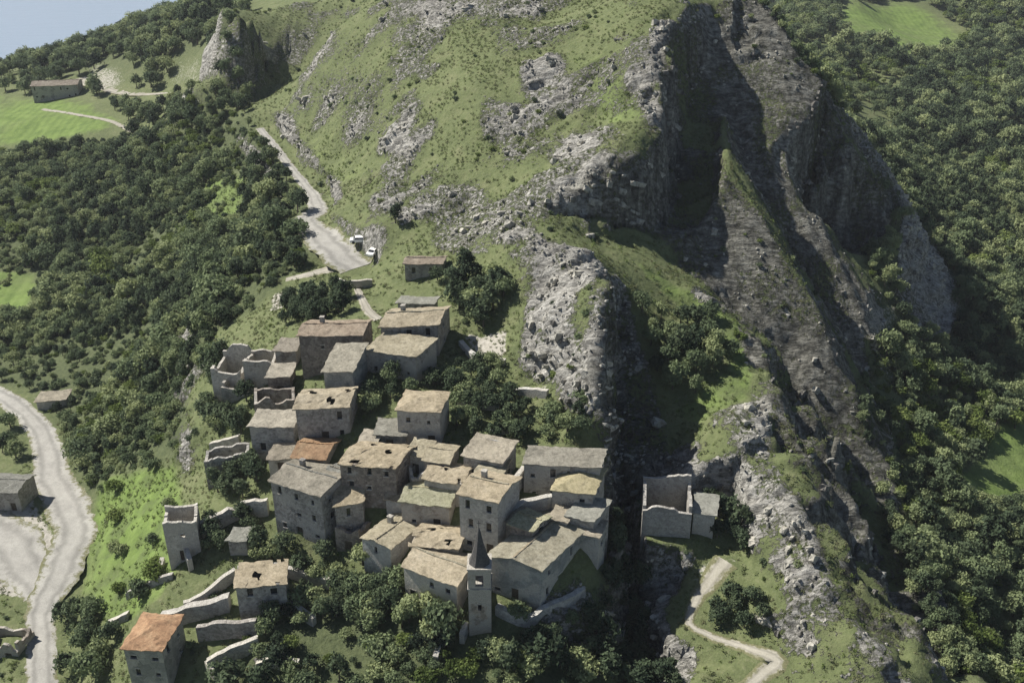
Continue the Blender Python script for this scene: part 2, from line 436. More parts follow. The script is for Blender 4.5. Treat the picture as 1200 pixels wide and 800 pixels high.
def mat_terrain():
    t = NT('terrain_ground'); p = t.pos()
    at = t.add('ShaderNodeAttribute', attribute_name='cover')
    sep = t.add('ShaderNodeSeparateColor'); t.link(at.outputs['Color'], sep.inputs[0])
    rock_w, lush_w, dirt_w = sep.outputs
    wood_w = at.outputs['Alpha']
    n_big, n_mid, n_fine = t.noise(0.035, 4, p), t.noise(0.22, 5, p, 0.65), t.noise(1.3, 5, p, 0.7)
    g1 = t.ramp(n_mid, [(0.3, (0.080, 0.098, 0.046)), (0.5, (0.125, 0.148, 0.066)), (0.7, (0.185, 0.190, 0.105))])
    g2 = t.ramp(n_fine, [(0.3, (0.060, 0.076, 0.034)), (0.55, (0.125, 0.148, 0.066)), (0.75, (0.22, 0.21, 0.14))])
    grass = t.mix(0.5, g1, g2)
    lush = t.ramp(n_mid, [(0.3, (0.095, 0.145, 0.040)), (0.6, (0.160, 0.225, 0.064)), (0.8, (0.20, 0.26, 0.095))])
    mw = t.add('ShaderNodeTexWave'); mw.inputs['Scale'].default_value = 0.09; mw.inputs['Distortion'].default_value = 3.0; mw.inputs['Detail'].default_value = 3; t.link(p, mw.inputs['Vector'])
    lush = t.mix(0.3, lush, t.ramp(mw.outputs['Fac'], [(0.2, (0.55, 0.6, 0.5)), (0.7, (1.0, 1.0, 1.0))]), 'MULTIPLY')
    lush = t.mix(t.ramp(n_big, [(0.45, 0.0), (0.7, 0.6)]), lush, grass)
    k_l = t.math('ADD', lush_w, t.math('MULTIPLY', t.math('SUBTRACT', n_mid, 0.5), 0.8), True)
    c = t.mix(t.ramp(k_l, [(0.35, 0.0), (0.65, 1.0)]), grass, lush)
    wood = t.ramp(n_fine, [(0.3, (0.045, 0.058, 0.030)), (0.7, (0.105, 0.125, 0.060))])
    c = t.mix(wood_w, c, wood)
    # stone, streaked along the bedding
    mp = t.add('ShaderNodeMapping'); t.link(p, mp.inputs['Vector'])
    mp.inputs['Rotation'].default_value = (0.3, -0.5, 0.7); mp.inputs['Scale'].default_value = (0.35, 1.6, 1.0)
    n_str = t.noise(0.9, 6, mp.outputs[0], 0.7)
    vor = t.add('ShaderNodeTexVoronoi', feature='DISTANCE_TO_EDGE'); vor.inputs['Scale'].default_value = 0.8
    wv = t.add('ShaderNodeVectorMath', operation='MULTIPLY_ADD'); wn_ = t.add('ShaderNodeTexNoise'); wn_.inputs['Scale'].default_value = 0.7; wn_.inputs['Detail'].default_value = 4; t.link(p, wn_.inputs['Vector'])
    t.link(wn_.outputs['Color'], wv.inputs[0]); wv.inputs[1].default_value = (3.0, 3.0, 3.0); t.link(mp.outputs[0], wv.inputs[2])
    t.link(wv.outputs[0], vor.inputs['Vector'])
    stone = t.ramp(n_str, [(0.28, (0.09, 0.086, 0.08)), (0.43, (0.20, 0.195, 0.18)), (0.54, (0.40, 0.39, 0.36)), (0.68, (0.58, 0.57, 0.53))])
    crack = t.ramp(vor.outputs['Distance'], [(0.0, 0.35), (0.08, 1.0)])
    stone = t.mix(0.5, stone, crack, 'MULTIPLY')
    lich = t.ramp(n_big, [(0.4, 1.0), (0.65, 0.72)])
    stone = t.mix(1.0, stone, lich, 'MULTIPLY')
    shade_w = t.add('ShaderNodeAttribute', attribute_name='painted_shade').outputs['Fac']
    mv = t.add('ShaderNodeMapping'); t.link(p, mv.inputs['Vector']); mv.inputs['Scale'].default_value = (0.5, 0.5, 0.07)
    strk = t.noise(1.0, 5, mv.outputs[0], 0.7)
    stone = t.mix(shade_w, stone, t.mix(1.0, stone, t.ramp(strk, [(0.38, (0.24, 0.245, 0.23)), (0.62, (0.78, 0.78, 0.74))]), 'MULTIPLY'))  # stone colour darkened in upright streaks, standing in for deep cliff shade
    k_r = t.math('ADD', rock_w, t.math('MULTIPLY', t.math('SUBTRACT', n_fine, 0.5), 1.5), True)
    k_r = t.ramp(k_r, [(0.42, 0.0), (0.58, 1.0)])
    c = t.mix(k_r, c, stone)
    dirt = t.ramp(n_fine, [(0.3, (0.27, 0.255, 0.22)), (0.7, (0.45, 0.43, 0.385))])
    k_d = t.math('ADD', dirt_w, t.math('MULTIPLY', t.math('SUBTRACT', n_fine, 0.5), 0.9), True)
    c = t.mix(t.ramp(k_d, [(0.42, 0.0), (0.6, 1.0)]), c, dirt)
    t.color(c)
    h = t.math('ADD', t.math('MULTIPLY', n_fine, 0.6), t.math('MULTIPLY', t.math('MULTIPLY', n_str, k_r), 1.6))
    t.bump(h, 0.9, 0.6)
    return t.m

def mat_rock():
    t = NT('limestone'); p = t.pos()
    a, b = t.noise(1.2, 6, p, 0.7), t.noise(0.12, 3, p)
    c = t.ramp(a, [(0.28, (0.20, 0.195, 0.18)), (0.5, (0.41, 0.40, 0.37)), (0.72, (0.57, 0.56, 0.52))])
    c = t.mix(1.0, c, t.ramp(b, [(0.35, (0.72, 0.72, 0.70)), (0.65, (1, 0.98, 0.92))]), 'MULTIPLY')
    t.color(c); t.bump(a, 0.8, 0.3)
    return t.m

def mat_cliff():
    t = NT('shade_darkened_limestone'); p = t.pos()  # darker limestone for the cliff blocks: cliff shade put into the colour
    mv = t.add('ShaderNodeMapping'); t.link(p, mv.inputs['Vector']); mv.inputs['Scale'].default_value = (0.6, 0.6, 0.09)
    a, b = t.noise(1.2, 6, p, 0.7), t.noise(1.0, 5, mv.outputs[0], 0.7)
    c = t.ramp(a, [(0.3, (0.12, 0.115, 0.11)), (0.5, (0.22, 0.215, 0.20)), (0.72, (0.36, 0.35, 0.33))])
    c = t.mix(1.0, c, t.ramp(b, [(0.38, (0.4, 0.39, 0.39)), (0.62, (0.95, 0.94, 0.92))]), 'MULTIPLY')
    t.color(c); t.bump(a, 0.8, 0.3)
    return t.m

def mat_wall(name, lo, hi, stone=2.4):
    t = NT(name); p = t.objco()
    v = t.add('ShaderNodeTexVoronoi'); v.inputs['Scale'].default_value = stone; t.link(p, v.inputs['Vector'])
    hs = t.add('ShaderNodeSeparateColor'); t.link(v.outputs['Color'], hs.inputs[0])
    n, m = t.noise(0.5, 5, p, 0.65), t.noise(5, 4, p, 0.7)
    f = t.math('ADD', t.math('MULTIPLY', n, 0.6), t.math('MULTIPLY', hs.outputs[0], 0.4))
    mid = tuple((a + b) / 2 for a, b in zip(lo, hi))
    c = t.ramp(f, [(0.25, lo), (0.5, mid), (0.75, hi)])
    c = t.mix(1.0, c, t.ramp(m, [(0.3, 0.75), (0.7, 1.1)]), 'MULTIPLY')
    c = t.mix(1.0, c, t.ramp(t.rand(), [(0.0, (0.70, 0.69, 0.70)), (0.35, (1, 0.97, 0.93)), (0.65, (0.92, 0.94, 0.97)), (1.0, (1.2, 1.14, 1.04))]), 'MULTIPLY')
    pl = t.math('ADD', t.noise(0.28, 4, p, 0.6), t.math('MULTIPLY', t.rand(), 0.25))
    c = t.mix(t.ramp(pl, [(0.62, 0.0), (0.68, 0.75)]), c, t.ramp(m, [(0.3, (0.36, 0.34, 0.30)), (0.7, (0.50, 0.475, 0.43))]))
    t.color(c)
    d = t.add('ShaderNodeTexVoronoi', feature='DISTANCE_TO_EDGE'); d.inputs['Scale'].default_value = stone; t.link(p, d.inputs['Vector'])
    t.bump(t.math('ADD', t.ramp(d.outputs['Distance'], [(0, 0.0), (0.12, 1.0)]), m), 0.7, 0.08)
    return t.m

def mat_roof(name, a, b, c3):
    t = NT(name); p = t.objco()
    w = t.add('ShaderNodeTexWave'); w.inputs['Scale'].default_value = 3.2; w.inputs['Distortion'].default_value = 2.5; w.inputs['Detail'].default_value = 2
    t.link(p, w.inputs['Vector'])
    n, m, f = t.noise(0.45, 5, p, 0.65), t.noise(3.0, 5, p, 0.75), t.noise(9.0, 3, p)
    k = t.math('ADD', t.math('MULTIPLY', n, 0.55), t.math('MULTIPLY', m, 0.45))
    c = t.ramp(k, [(0.34, a), (0.5, b), (0.64, c3)])
    c = t.mix(1.0, c, t.ramp(f, [(0.3, 0.82), (0.7, 1.12)]), 'MULTIPLY')
    c = t.mix(0.35, c, t.ramp(w.outputs['Fac'], [(0.0, 0.55), (0.6, 1.0)]), 'MULTIPLY')
    c = t.mix(1.0, c, t.ramp(t.noise(1.1, 6, p, 0.8), [(0.36, 0.62), (0.5, 1.0), (0.66, 1.2)]), 'MULTIPLY')
    c = t.mix(1.0, c, t.ramp(t.rand(), [(0.0, (0.80, 0.84, 0.86)), (0.35, (1.0, 1.0, 0.96)), (0.7, (1.06, 0.98, 0.88)), (1.0, (1.12, 1.08, 1.04))]), 'MULTIPLY')
    t.color(c); t.bump(t.math('ADD', w.outputs['Fac'], m), 0.8, 0.12)
    return t.m

def mat_plain(name, lo, hi, scale=2.0, rough=0.9, spec=0.15, bump=0.4):
    t = NT(name); p = t.objco(); n = t.noise(scale, 5, p, 0.65)
    t.color(t.ramp(n, [(0.3, lo), (0.7, hi)])); t.b.inputs['Roughness'].default_value = rough; t.b.inputs['Specular IOR Level'].default_value = spec
    if bump: t.bump(n, bump, 0.1)
    return t.m

def mat_road(name, lo, hi, e0=0.72):
    t = NT(name); p = t.pos(); n, m, b = t.noise(0.35, 5, p, 0.65), t.noise(3.5, 4, p, 0.7), t.noise(0.9, 5, p, 0.7)
    k = t.math('ADD', t.math('MULTIPLY', n, 0.6), t.math('MULTIPLY', m, 0.4))
    c = t.ramp(k, [(0.35, lo), (0.65, hi)])
    ac = t.math('ABSOLUTE', t.add('ShaderNodeAttribute', attribute_name='across').outputs['Fac'])
    rut = t.math('ABSOLUTE', t.math('SUBTRACT', t.math('ADD', ac, t.math('MULTIPLY', t.math('SUBTRACT', n, 0.5), 0.5)), 0.42))
    c = t.mix(0.7, c, t.ramp(rut, [(0.04, 0.62), (0.22, 1.0)]), 'MULTIPLY')
    edge = t.math('ADD', ac, t.math('MULTIPLY', t.math('SUBTRACT', b, 0.5), 1.5))
    c = t.mix(t.ramp(edge, [(e0, 0.0), (e0 + 0.23, 1.0)]), c, t.ramp(m, [(0.3, (0.085, 0.095, 0.045)), (0.7, (0.20, 0.19, 0.11))]))
    t.color(c); t.bump(m, 0.5, 0.08)
    return t.m

def mat_leaf(name, dark, mid, lite):
    t = NT(name); p = t.pos()
    n, f = t.noise(0.05, 3, p), t.noise(1.6, 2, p)
    k = t.math('ADD', t.math('MULTIPLY', t.rand(), 0.5), t.math('ADD', t.math('MULTIPLY', n, 0.35), t.math('MULTIPLY', f, 0.25)))
    c = t.ramp(k, [(0.25, dark), (0.5, mid), (0.8, lite)])
    t.color(c)
    tr = t.add('ShaderNodeBsdfTranslucent'); t.link(c, tr.inputs['Color'])
    mx = t.add('ShaderNodeMixShader'); mx.inputs[0].default_value = 0.32
    t.link(t.b.outputs[0], mx.inputs[1]); t.link(tr.outputs[0], mx.inputs[2]); t.link(mx.outputs[0], t.out.inputs['Surface'])
    return t.m

M = dict(
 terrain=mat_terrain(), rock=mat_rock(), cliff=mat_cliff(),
 wall=mat_wall('rubble_stone', (0.22, 0.21, 0.195), (0.46, 0.445, 0.415)),
 wall_brown=mat_wall('brown_stone', (0.18, 0.16, 0.14), (0.39, 0.35, 0.305)),
 wall_pale=mat_wall('pale_limestone', (0.36, 0.35, 0.325), (0.60, 0.59, 0.55)),
 plaster=mat_wall('grey_plaster', (0.22, 0.23, 0.22), (0.36, 0.37, 0.35), 1.0),
 tan=mat_roof('tan_tiles', (0.31, 0.275, 0.205), (0.47, 0.425, 0.325), (0.60, 0.55, 0.44)),
 cream=mat_roof('cream_tiles', (0.30, 0.29, 0.19), (0.48, 0.46, 0.32), (0.60, 0.57, 0.42)),
 grey=mat_roof('grey_tiles', (0.21, 0.205, 0.18), (0.35, 0.335, 0.295), (0.47, 0.45, 0.40)),
 pale=mat_roof('pale_tiles', (0.30, 0.29, 0.25), (0.45, 0.43, 0.37), (0.58, 0.56, 0.49)),
 orange=mat_roof('orange_tiles', (0.32, 0.20, 0.125), (0.46, 0.30, 0.19), (0.55, 0.40, 0.26)),
 pink=mat_roof('pinkish_tiles', (0.29, 0.235, 0.19), (0.43, 0.36, 0.295), (0.53, 0.465, 0.385)),
 white=mat_plain('white_paint', (0.72, 0.72, 0.70), (0.82, 0.82, 0.80), 1.0, 0.5, 0.4, 0),
 metal=mat_plain('pale_sheet_metal', (0.6, 0.6, 0.6), (0.75, 0.75, 0.75), 1.5, 0.45, 0.4, 0.1),
 wood=mat_plain('weathered_wood', (0.05, 0.04, 0.03), (0.13, 0.105, 0.08), 4.0),
 slate=mat_plain('dark_slate', (0.05, 0.05, 0.052), (0.11, 0.105, 0.10), 3.0),
 glass=mat_plain('dark_glass', (0.012, 0.014, 0.016), (0.02, 0.024, 0.028), 1.0, 0.12, 0.5, 0),
 tyre=mat_plain('tyre_rubber', (0.015, 0.015, 0.015), (0.03, 0.03, 0.03), 4.0),
 trail=mat_road('overgrown_trail', (0.26, 0.245, 0.20), (0.42, 0.40, 0.345), 0.46),
 gravel=mat_road('pale_gravel', (0.25, 0.243, 0.225), (0.39, 0.38, 0.35)),
 dust=mat_road('dusty_track', (0.26, 0.245, 0.205), (0.41, 0.39, 0.34)),
 bark=mat_plain('bark', (0.06, 0.05, 0.04), (0.13, 0.11, 0.09), 3.0),
 leaf=mat_leaf('broadleaf_foliage', (0.072, 0.100, 0.060), (0.160, 0.206, 0.108), (0.30, 0.34, 0.17)),
 leaf_dark=mat_leaf('dark_foliage', (0.036, 0.053, 0.034), (0.070, 0.099, 0.057), (0.118, 0.152, 0.085)),
 tuft_a=mat_leaf('grass_blades', (0.085, 0.108, 0.045), (0.13, 0.158, 0.066), (0.18, 0.20, 0.095)),
 tuft_b=mat_leaf('lush_blades', (0.09, 0.13, 0.035), (0.14, 0.19, 0.055), (0.2, 0.25, 0.09)),
 tuft_c=mat_leaf('dry_blades', (0.10, 0.115, 0.055), (0.15, 0.165, 0.08), (0.22, 0.22, 0.12)),
 leaf_lime=mat_leaf('lime_foliage', (0.07, 0.10, 0.03), (0.13, 0.175, 0.05), (0.19, 0.235, 0.08)),
)

# ------------------------------------------------------------------ ground cover survey (photo outlines laid on the terrain)
def world_poly(px): return [ground(u, v)[:2] for u, v in px]
ROCKS = [
 [(592,268),(650,283),(712,316),(706,360),(702,450),(690,492),(640,448),(600,425),(612,360),(592,320)],
 [(712,40),(755,40),(776,130),(762,168),(742,130)],
 [(636,215),(690,198),(752,178),(752,197),(700,228),(672,252),(636,248)],
 [(608,72),(655,62),(688,128),(632,134),(608,104)],
 [(565,112),(690,138),(742,168),(690,202),(600,194),(560,156)],
 [(442,155),(490,108),(515,150),(482,194),(442,184)],
 [(425,200),(530,188),(548,240),(470,268),(415,244)],
 [(460,0),(640,0),(640,26),(540,40),(480,42)],
 [(828,492),(885,468),(932,592),(952,640),(1042,770),(1052,810),(915,810),(918,700),(880,630),(858,560)],
 [(248,62),(284,20),(292,100),(256,104)],
 [(211,446),(228,446),(228,560),(211,560)],
 [(520,258),(600,250),(640,262),(600,292),(540,280)],
 [(690,480),(735,480),(740,520),(700,540)],
 [(560,20),(610,10),(630,60),(580,70)],
]
ROCKW = [0.64, 0.70, 0.68, 0.78, 0.54, 0.58, 0.54, 0.56, 0.60, 0.5, 0.7, 0.45, 0.6, 0.4]
LUSH = [
 [(-60,108),(95,118),(150,148),(60,166),(-60,170)], [(-60,318),(42,318),(36,362),(-60,378)],
 [(112,565),(208,540),(226,640),(190,700),(132,745),(92,700),(100,625)],
 [(985,10),(1060,0),(1140,45),(1095,76),(980,40)], [(1125,560),(1170,500),(1230,480),(1230,585),(1140,590)],
 [(1165,55),(1230,45),(1230,78),(1168,74)], [(1150,10),(1230,0),(1230,25),(1160,22)],
 [(730,295),(860,368),(890,420),(880,470),(820,500),(785,480),(850,430),(840,380),(760,330)], [(235,215),(290,200),(285,270),(240,262)],
 [(660,60),(710,60),(770,150),(720,150)], [(330,160),(390,150),(440,200),(400,220)], [(560,305),(600,300),(600,345),(545,395)],
]
LUSHW = [0.9, 0.9, 0.62, 0.85, 0.9, 0.7, 0.7, 0.5, 0.6, 0.45, 0.35, 0.35]
DIRT = [
 [(-60,585),(35,580),(70,640),(60,700),(-60,700)], [(536,388),(592,385),(594,420),(560,418),(548,400)], [(40,462),(80,458),(84,474),(46,482)],
 [(85,75),(125,70),(165,100),(105,112)], [(180,70),(240,55),(240,90),(190,100)], [(590,448),(645,448),(645,458),(590,458)], [(1000,350),(1055,350),(1050,390),(1020,400)],
 [(812,650),(870,650),(850,680),(815,700)], [(318,345),(335,340),(332,362),(316,366)], [(700,480),(745,484),(745,494),(700,490)],
]
DIRTW = [0.8, 0.75, 0.7, 0.6, 0.45, 0.6, 0.45, 0.5, 0.7, 0.6]
WOODS = [
 ('left', [(-80,172),(150,160),(290,132),(308,165),(362,240),(374,292),(330,328),(300,362),(250,388),(230,440),(212,545),(150,552),(105,600),(88,560),(72,500),(45,460),(-80,440)]),
 ('right', [(885,0),(962,112),(1062,212),(1012,300),(1022,400),(1002,470),(1062,600),(1137,800),(1290,820),(1290,-10)]),
 ('coast', [(-80,78),(-20,66),(110,42),(205,4),(292,4),(280,60),(236,58),(150,80),(100,82),(30,85),(-80,100)]),
 ('lower', [(300,740),(345,660),(420,685),(480,720),(600,738),(690,735),(690,830),(255,830)]),
]
FX, FY = MX.ravel(), MY.ravel()
def cover(polys, weights, soft=None):
    r = np.zeros(FX.shape)
    for pl, w in zip(polys, weights):
        wp = np.array(world_poly(pl))
        lo, hi = wp.min(0), wp.max(0)
        m = np.where((FX > lo[0]) & (FX < hi[0]) & (FY > lo[1]) & (FY < hi[1]))[0]
        ins = in_poly(FX[m], FY[m], wp)
        r[m] = np.where(ins, np.maximum(r[m], w), r[m])
    return r
def blur(a, k=2):
    a = a.reshape(MX.shape)
    for _ in range(k):
        b = np.pad(a, 1, mode='edge')
        a = (b[:-2, 1:-1] + b[2:, 1:-1] + b[1:-1, :-2] + b[1:-1, 2:] + 2 * b[1:-1, 1:-1]) / 6
    return a.ravel()
c_rock, c_lush, c_dirt = blur(cover(ROCKS, ROCKW), 9) * np.clip(0.92 + 1.1 * fbm(FX / 7, FY / 7, FX * 0, 4, 111, 0.6), 0.2, 1.35), blur(cover(LUSH, LUSHW), 4), blur(cover(DIRT, DIRTW), 2)
wood_world = {k: world_poly(p) for k, p in WOODS}
c_wood = blur(cover([p for k, p in WOODS], [0.85] * len(WOODS)), 5)
c_wood = np.maximum(c_wood, 0.85 * ((FY > 700) | (FX > 330) | (FX < -330)))
c_wood *= 1 - np.clip(c_lush * 1.5, 0, 1)

# ------------------------------------------------------------------ terrain mesh
gy, gx = np.gradient(HZ, GY, GX)
slope = np.sqrt(gx ** 2 + gy ** 2).ravel()
ny, nx = MX.shape
near = ((FY > 95) & (FY < 460) & (FX > -150) & (FX < 160)).astype(float)
steep = np.clip((slope - 0.75) / 0.5, 0, 1)
village = in_poly(FX, FY, world_poly([(240,380),(420,330),(560,380),(700,500),(705,700),(500,720),(320,640)]))
steep = np.where(village, steep * 0.3, steep)
valley_w = in_poly(FX, FY, world_poly([(0,450),(230,540),(235,700),(120,800),(0,800)]))
steep = np.where(valley_w | (FY > 460), 0, steep)
c_rock = np.maximum(c_rock, blur(em.ravel() * (0.30 + 0.34 * em_face.ravel() + 0.36 * fbm(FX / 9, FY / 9, HZ.ravel() / 9, 3, 43)), 1))
c_rock = np.maximum(c_rock, 0.53 * np.clip(fbm(FX / 13, FY / 13, FX * 0, 4, 47) * 2.2 + 0.45, 0, 1) * in_poly(FX, FY, world_poly([(330,140),(315,60),(335,0),(800,0),(770,130),(750,190),(690,260),(700,330),(560,300),(450,290),(390,250)])))
c_rock = np.maximum(c_rock, blur(0.80 * steep * (0.85 + 0.5 * fbm(FX / 14, FY / 14, FX * 0, 3, 41)), 1))
# bare bedrock along the cliff crests and down the two western drops
crest_d = np.full(FX.shape, 99.0)
for q, (crest, foot, t0, t1) in enumerate(CLIFFS[:5]):
    cl_ = smooth_line([at_y(*p) for p in crest], 2.0)
    if q in (0, 1, 3): crest_d = np.minimum(crest_d, line_dist(FX, FY, cl_)[0])
    if q in (0, 4):
        ins_ = in_poly(FX, FY, np.concatenate([cl_, smooth_line([at_y(*p) for p in foot], 2.0)[::-1]]))
        c_rock = np.maximum(c_rock, blur(0.68 * ins_.astype(float), 2) * (0.9 + 0.4 * fbm(FX / 8, FY / 8, HZ.ravel() / 8, 3, 141)))
c_rock = np.maximum(c_rock, 0.80 * np.exp(-(crest_d / 3.0) ** 2) * np.clip(0.75 + 1.2 * fbm(FX / 8, FY / 8, FX * 0, 3, 67), 0, 1.1))
rugged = np.clip(np.maximum(c_rock * 1.3, steep), 0, 1)
nrm = np.stack([-gx.ravel(), -gy.ravel(), np.ones(FX.shape)], 1)
nrm /= np.linalg.norm(nrm, axis=1)[:, None]
hz = HZ.ravel()
rd = np.clip(road_dist(FX, FY) / 3.0, 0, 1)
n1 = 1 - 2 * np.abs(fbm(FX / 9, FY / 9, hz / 7, 3, 21))
n2 = 1 - 2 * np.abs(fbm(FX / 3.1, FY / 3.1, hz / 2.6, 2, 33))
n3 = fbm(FX / 1.7, FY / 1.7, hz / 1.7, 2, 57)
ef = 1 - 0.8 * em.ravel()
sx = (FX * 0.74 + FY * 0.67); sy = (-FX * 0.67 + FY * 0.74) + 0.55 * hz
wrp = 2.2 * fbm(FX / 12, FY / 12, hz / 12, 2, 121)
st1 = 1 - 2 * np.abs(fbm(sx / 11, (sy + wrp) / 2.6, hz * 0, 3, 123))
st2 = 1 - 2 * np.abs(fbm(sx / 6, (sy + wrp) / 1.5, hz * 0, 2, 125))
strata = (1 - 0.9 * em.ravel()) * near * rd * np.clip(c_rock * 1.6 - 0.25, 0, 1) * (1.3 * (st1 - 0.4) + 0.55 * (st2 - 0.4))
disp = strata + ef * near * rugged * rd * (1.1 * (n1 - 0.35) + 0.55 * (n2 - 0.3) + 0.35 * n3) + near * rd * 0.18 * n3
PV = np.stack([FX, FY, hz], 1) + nrm * disp[:, None]
idx = np.arange(nx * ny).reshape(ny, nx)
quads = np.stack([idx[:-1, :-1], idx[:-1, 1:], idx[1:, 1:], idx[1:, :-1]], -1).reshape(-1, 4)
me = bpy.data.meshes.new('terrain')
me.vertices.add(len(PV)); me.vertices.foreach_set('co', PV.astype(np.float32).ravel())
me.loops.add(quads.size); me.loops.foreach_set('vertex_index', quads.astype(np.int32).ravel())
me.polygons.add(len(quads)); me.polygons.foreach_set('loop_start', np.arange(0, quads.size, 4, dtype=np.int32))
me.polygons.foreach_set('use_smooth', np.ones(len(quads), bool))
me.update(calc_edges=True)
ca = me.color_attributes.new('cover', 'FLOAT_COLOR', 'POINT')
ca.data.foreach_set('color', np.stack([c_rock, c_lush, c_dirt, c_wood], 1).astype(np.float32).ravel())
shade_at = me.attributes.new('painted_shade', 'FLOAT', 'POINT'); shade_at.data.foreach_set('value', blur(np.maximum(em.ravel(), in_poly(FX, FY, px_plan([(640,226,206),(750,188,213),(790,285,208),(700,270,206)])) | in_poly(FX, FY, px_plan([(708,325,173),(695,440,150),(704,510,144),(700,690,124),(700,800,112),(785,800,118),(765,700,134),(745,620,147),(760,545,152),(785,520,157),(732,330,186)]))).astype(float), 3).astype(np.float32))  # mask of the cliffs and gully whose stone carries painted shade
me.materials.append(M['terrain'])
terrain = obj('terrain', me)
tag(terrain, None, None, kind='structure')
RK = c_rock.reshape(MX.shape)
HZ = (hz + nrm[:, 2] * disp).reshape(MX.shape)      # the surface as built

def gridval(G, x, y):
    i = np.clip(np.searchsorted(GX, x) - 1, 0, nx - 1); j = np.clip(np.searchsorted(GY, y) - 1, 0, ny - 1)
    return G[j, i]

# ------------------------------------------------------------------ sea
t = NT('sea_water'); p = t.pos()
t.b.inputs['Base Color'].default_value = (0.24, 0.30, 0.38, 1); t.b.inputs['Roughness'].default_value = 0.25; t.b.inputs['Specular IOR Level'].default_value = 0.5
mp = t.add('ShaderNodeMapping'); t.link(p, mp.inputs['Vector']); mp.inputs['Scale'].default_value = (0.02, 0.08, 0.05)
t.bump(t.noise(1.0, 6, mp.outputs[0], 0.6), 0.35, 3.0)
S = 26000.0
sea = obj('sea', new_mesh('sea', [(-S, -S, -240), (S, -S, -240), (S, S, -240), (-S, S, -240)], [(0, 1, 2, 3)], t.m))
tag(sea, None, None, kind='structure')

# ------------------------------------------------------------------ road ribbons
def ribbon(name, L, w, mat, lift=0.06):
    V, F, AC = [], [], []
    rr = np.random.RandomState(len(name))
    n = len(L); C = 9
    tang = np.gradient(L[:, :2], axis=0); tang /= np.linalg.norm(tang, axis=1)[:, None] + 1e-9
    def wob_(): return rr.uniform(-.35, .35, n) + 1.6 * np.convolve(rr.uniform(-1, 1, n + 16), np.ones(7) / 7, 'same')[:n]
    jit, jit2 = wob_(), wob_()
    for i in range(n):
        nx_, ny_ = -tang[i, 1], tang[i, 0]
        a, b = w[i] * (1 + 0.2 * jit[i]), w[i] * (1 + 0.2 * jit2[i])
        for k in range(C):
            f = -a + (a + b) * k / (C - 1)
            x, y = L[i, 0] + nx_ * f, L[i, 1] + ny_ * f
            z = max(float(H(x, y)), L[i, 2] - 0.12) + lift - (0.10 if k in (0, C - 1) else 0)
            V.append((x, y, z)); AC.append(-1 + 2 * k / (C - 1))
    for i in range(n - 1):
        for k in range(C - 1):
            a = i * C + k
            F.append((a, a + 1, a + C + 1, a + C))
    me = new_mesh(name, V, F, mat, True)
    at_ = me.attributes.new('across', 'FLOAT', 'POINT'); at_.data.foreach_set('value', AC)
    o = obj(name, me)
    tag(o, None, None, kind='structure')
    return o
RM = dict(valley_road='gravel', gravel_lot='gravel', hill_road='gravel', side_lane='dust', village_path='dust', east_footpath='trail', farm_track='dust', field_track='dust')
for q, (nm, (L, w)) in enumerate(road_lines.items()):
    ribbon(nm, L, w, M[RM[nm]], 0.06 + 0.006 * q)

# ------------------------------------------------------------------ house builder
FOOT = []          # house footprints, kept clear of trees

def blocked(x, y, pad=0.0):
    m = np.zeros(x.shape, bool)
    for f in FOOT:
        c = np.mean(np.array(f), axis=0)
        m |= in_poly(x, y, [c + (np.array(p) - c) * (1 + pad) for p in f])
    return m

def solve_eave(u, v, h):
    g = ground(u, v); z = g[2] + h
    for _ in range(40):
        p = at_z(u, v, z); z = 0.5 * z + 0.5 * (float(H(p[0], p[1])) + h)
    return z

def wall_strip(mb, mapf, L, zb, topf, t, opens, step=0.9):
    sb = {0.0, L}
    k = max(1, int(L / step))
    for i in range(1, k): sb.add(L * i / k)
    for (a, b, c, d) in opens: sb.add(a); sb.add(b)
    sb = sorted(sb)
    sb = [s for i, s in enumerate(sb) if i == 0 or s - sb[i - 1] > 1e-4]
    zs = sorted({zb} | {c for (_, _, c, _) in opens} | {d for (_, _, _, d) in opens})
    for i in range(len(sb) - 1):
        s0, s1 = sb[i], sb[i + 1]; sm = 0.5 * (s0 + s1)
        for j in range(len(zs)):
            za = zs[j]
            if j < len(zs) - 1:
                z0 = z1 = zs[j + 1]; zm = 0.5 * (za + z0)
                if any(a < sm < b and c < zm < d for (a, b, c, d) in opens): continue
            else: z0, z1 = topf(s0), topf(s1)
            for dp in (0.0, t):
                mb.quad(mapf(s0, dp, za), mapf(s1, dp, za), mapf(s1, dp, z1), mapf(s0, dp, z0))
        mb.quad(mapf(s0, 0, topf(s0)), mapf(s1, 0, topf(s1)), mapf(s1, t, topf(s1)), mapf(s0, t, topf(s0)))
    for s in (0.0, L):
        mb.quad(mapf(s, 0, zb), mapf(s, t, zb), mapf(s, t, topf(s)), mapf(s, 0, topf(s)))
    for (a, b, c, d) in opens:
        mb.quad(mapf(a, 0, c), mapf(b, 0, c), mapf(b, t, c), mapf(a, t, c))
        mb.quad(mapf(a, 0, d), mapf(b, 0, d), mapf(b, t, d), mapf(a, t, d))
        mb.quad(mapf(a, 0, c), mapf(a, t, c), mapf(a, t, d), mapf(a, 0, d))
        mb.quad(mapf(b, 0, c), mapf(b, t, c), mapf(b, t, d), mapf(b, 0, d))

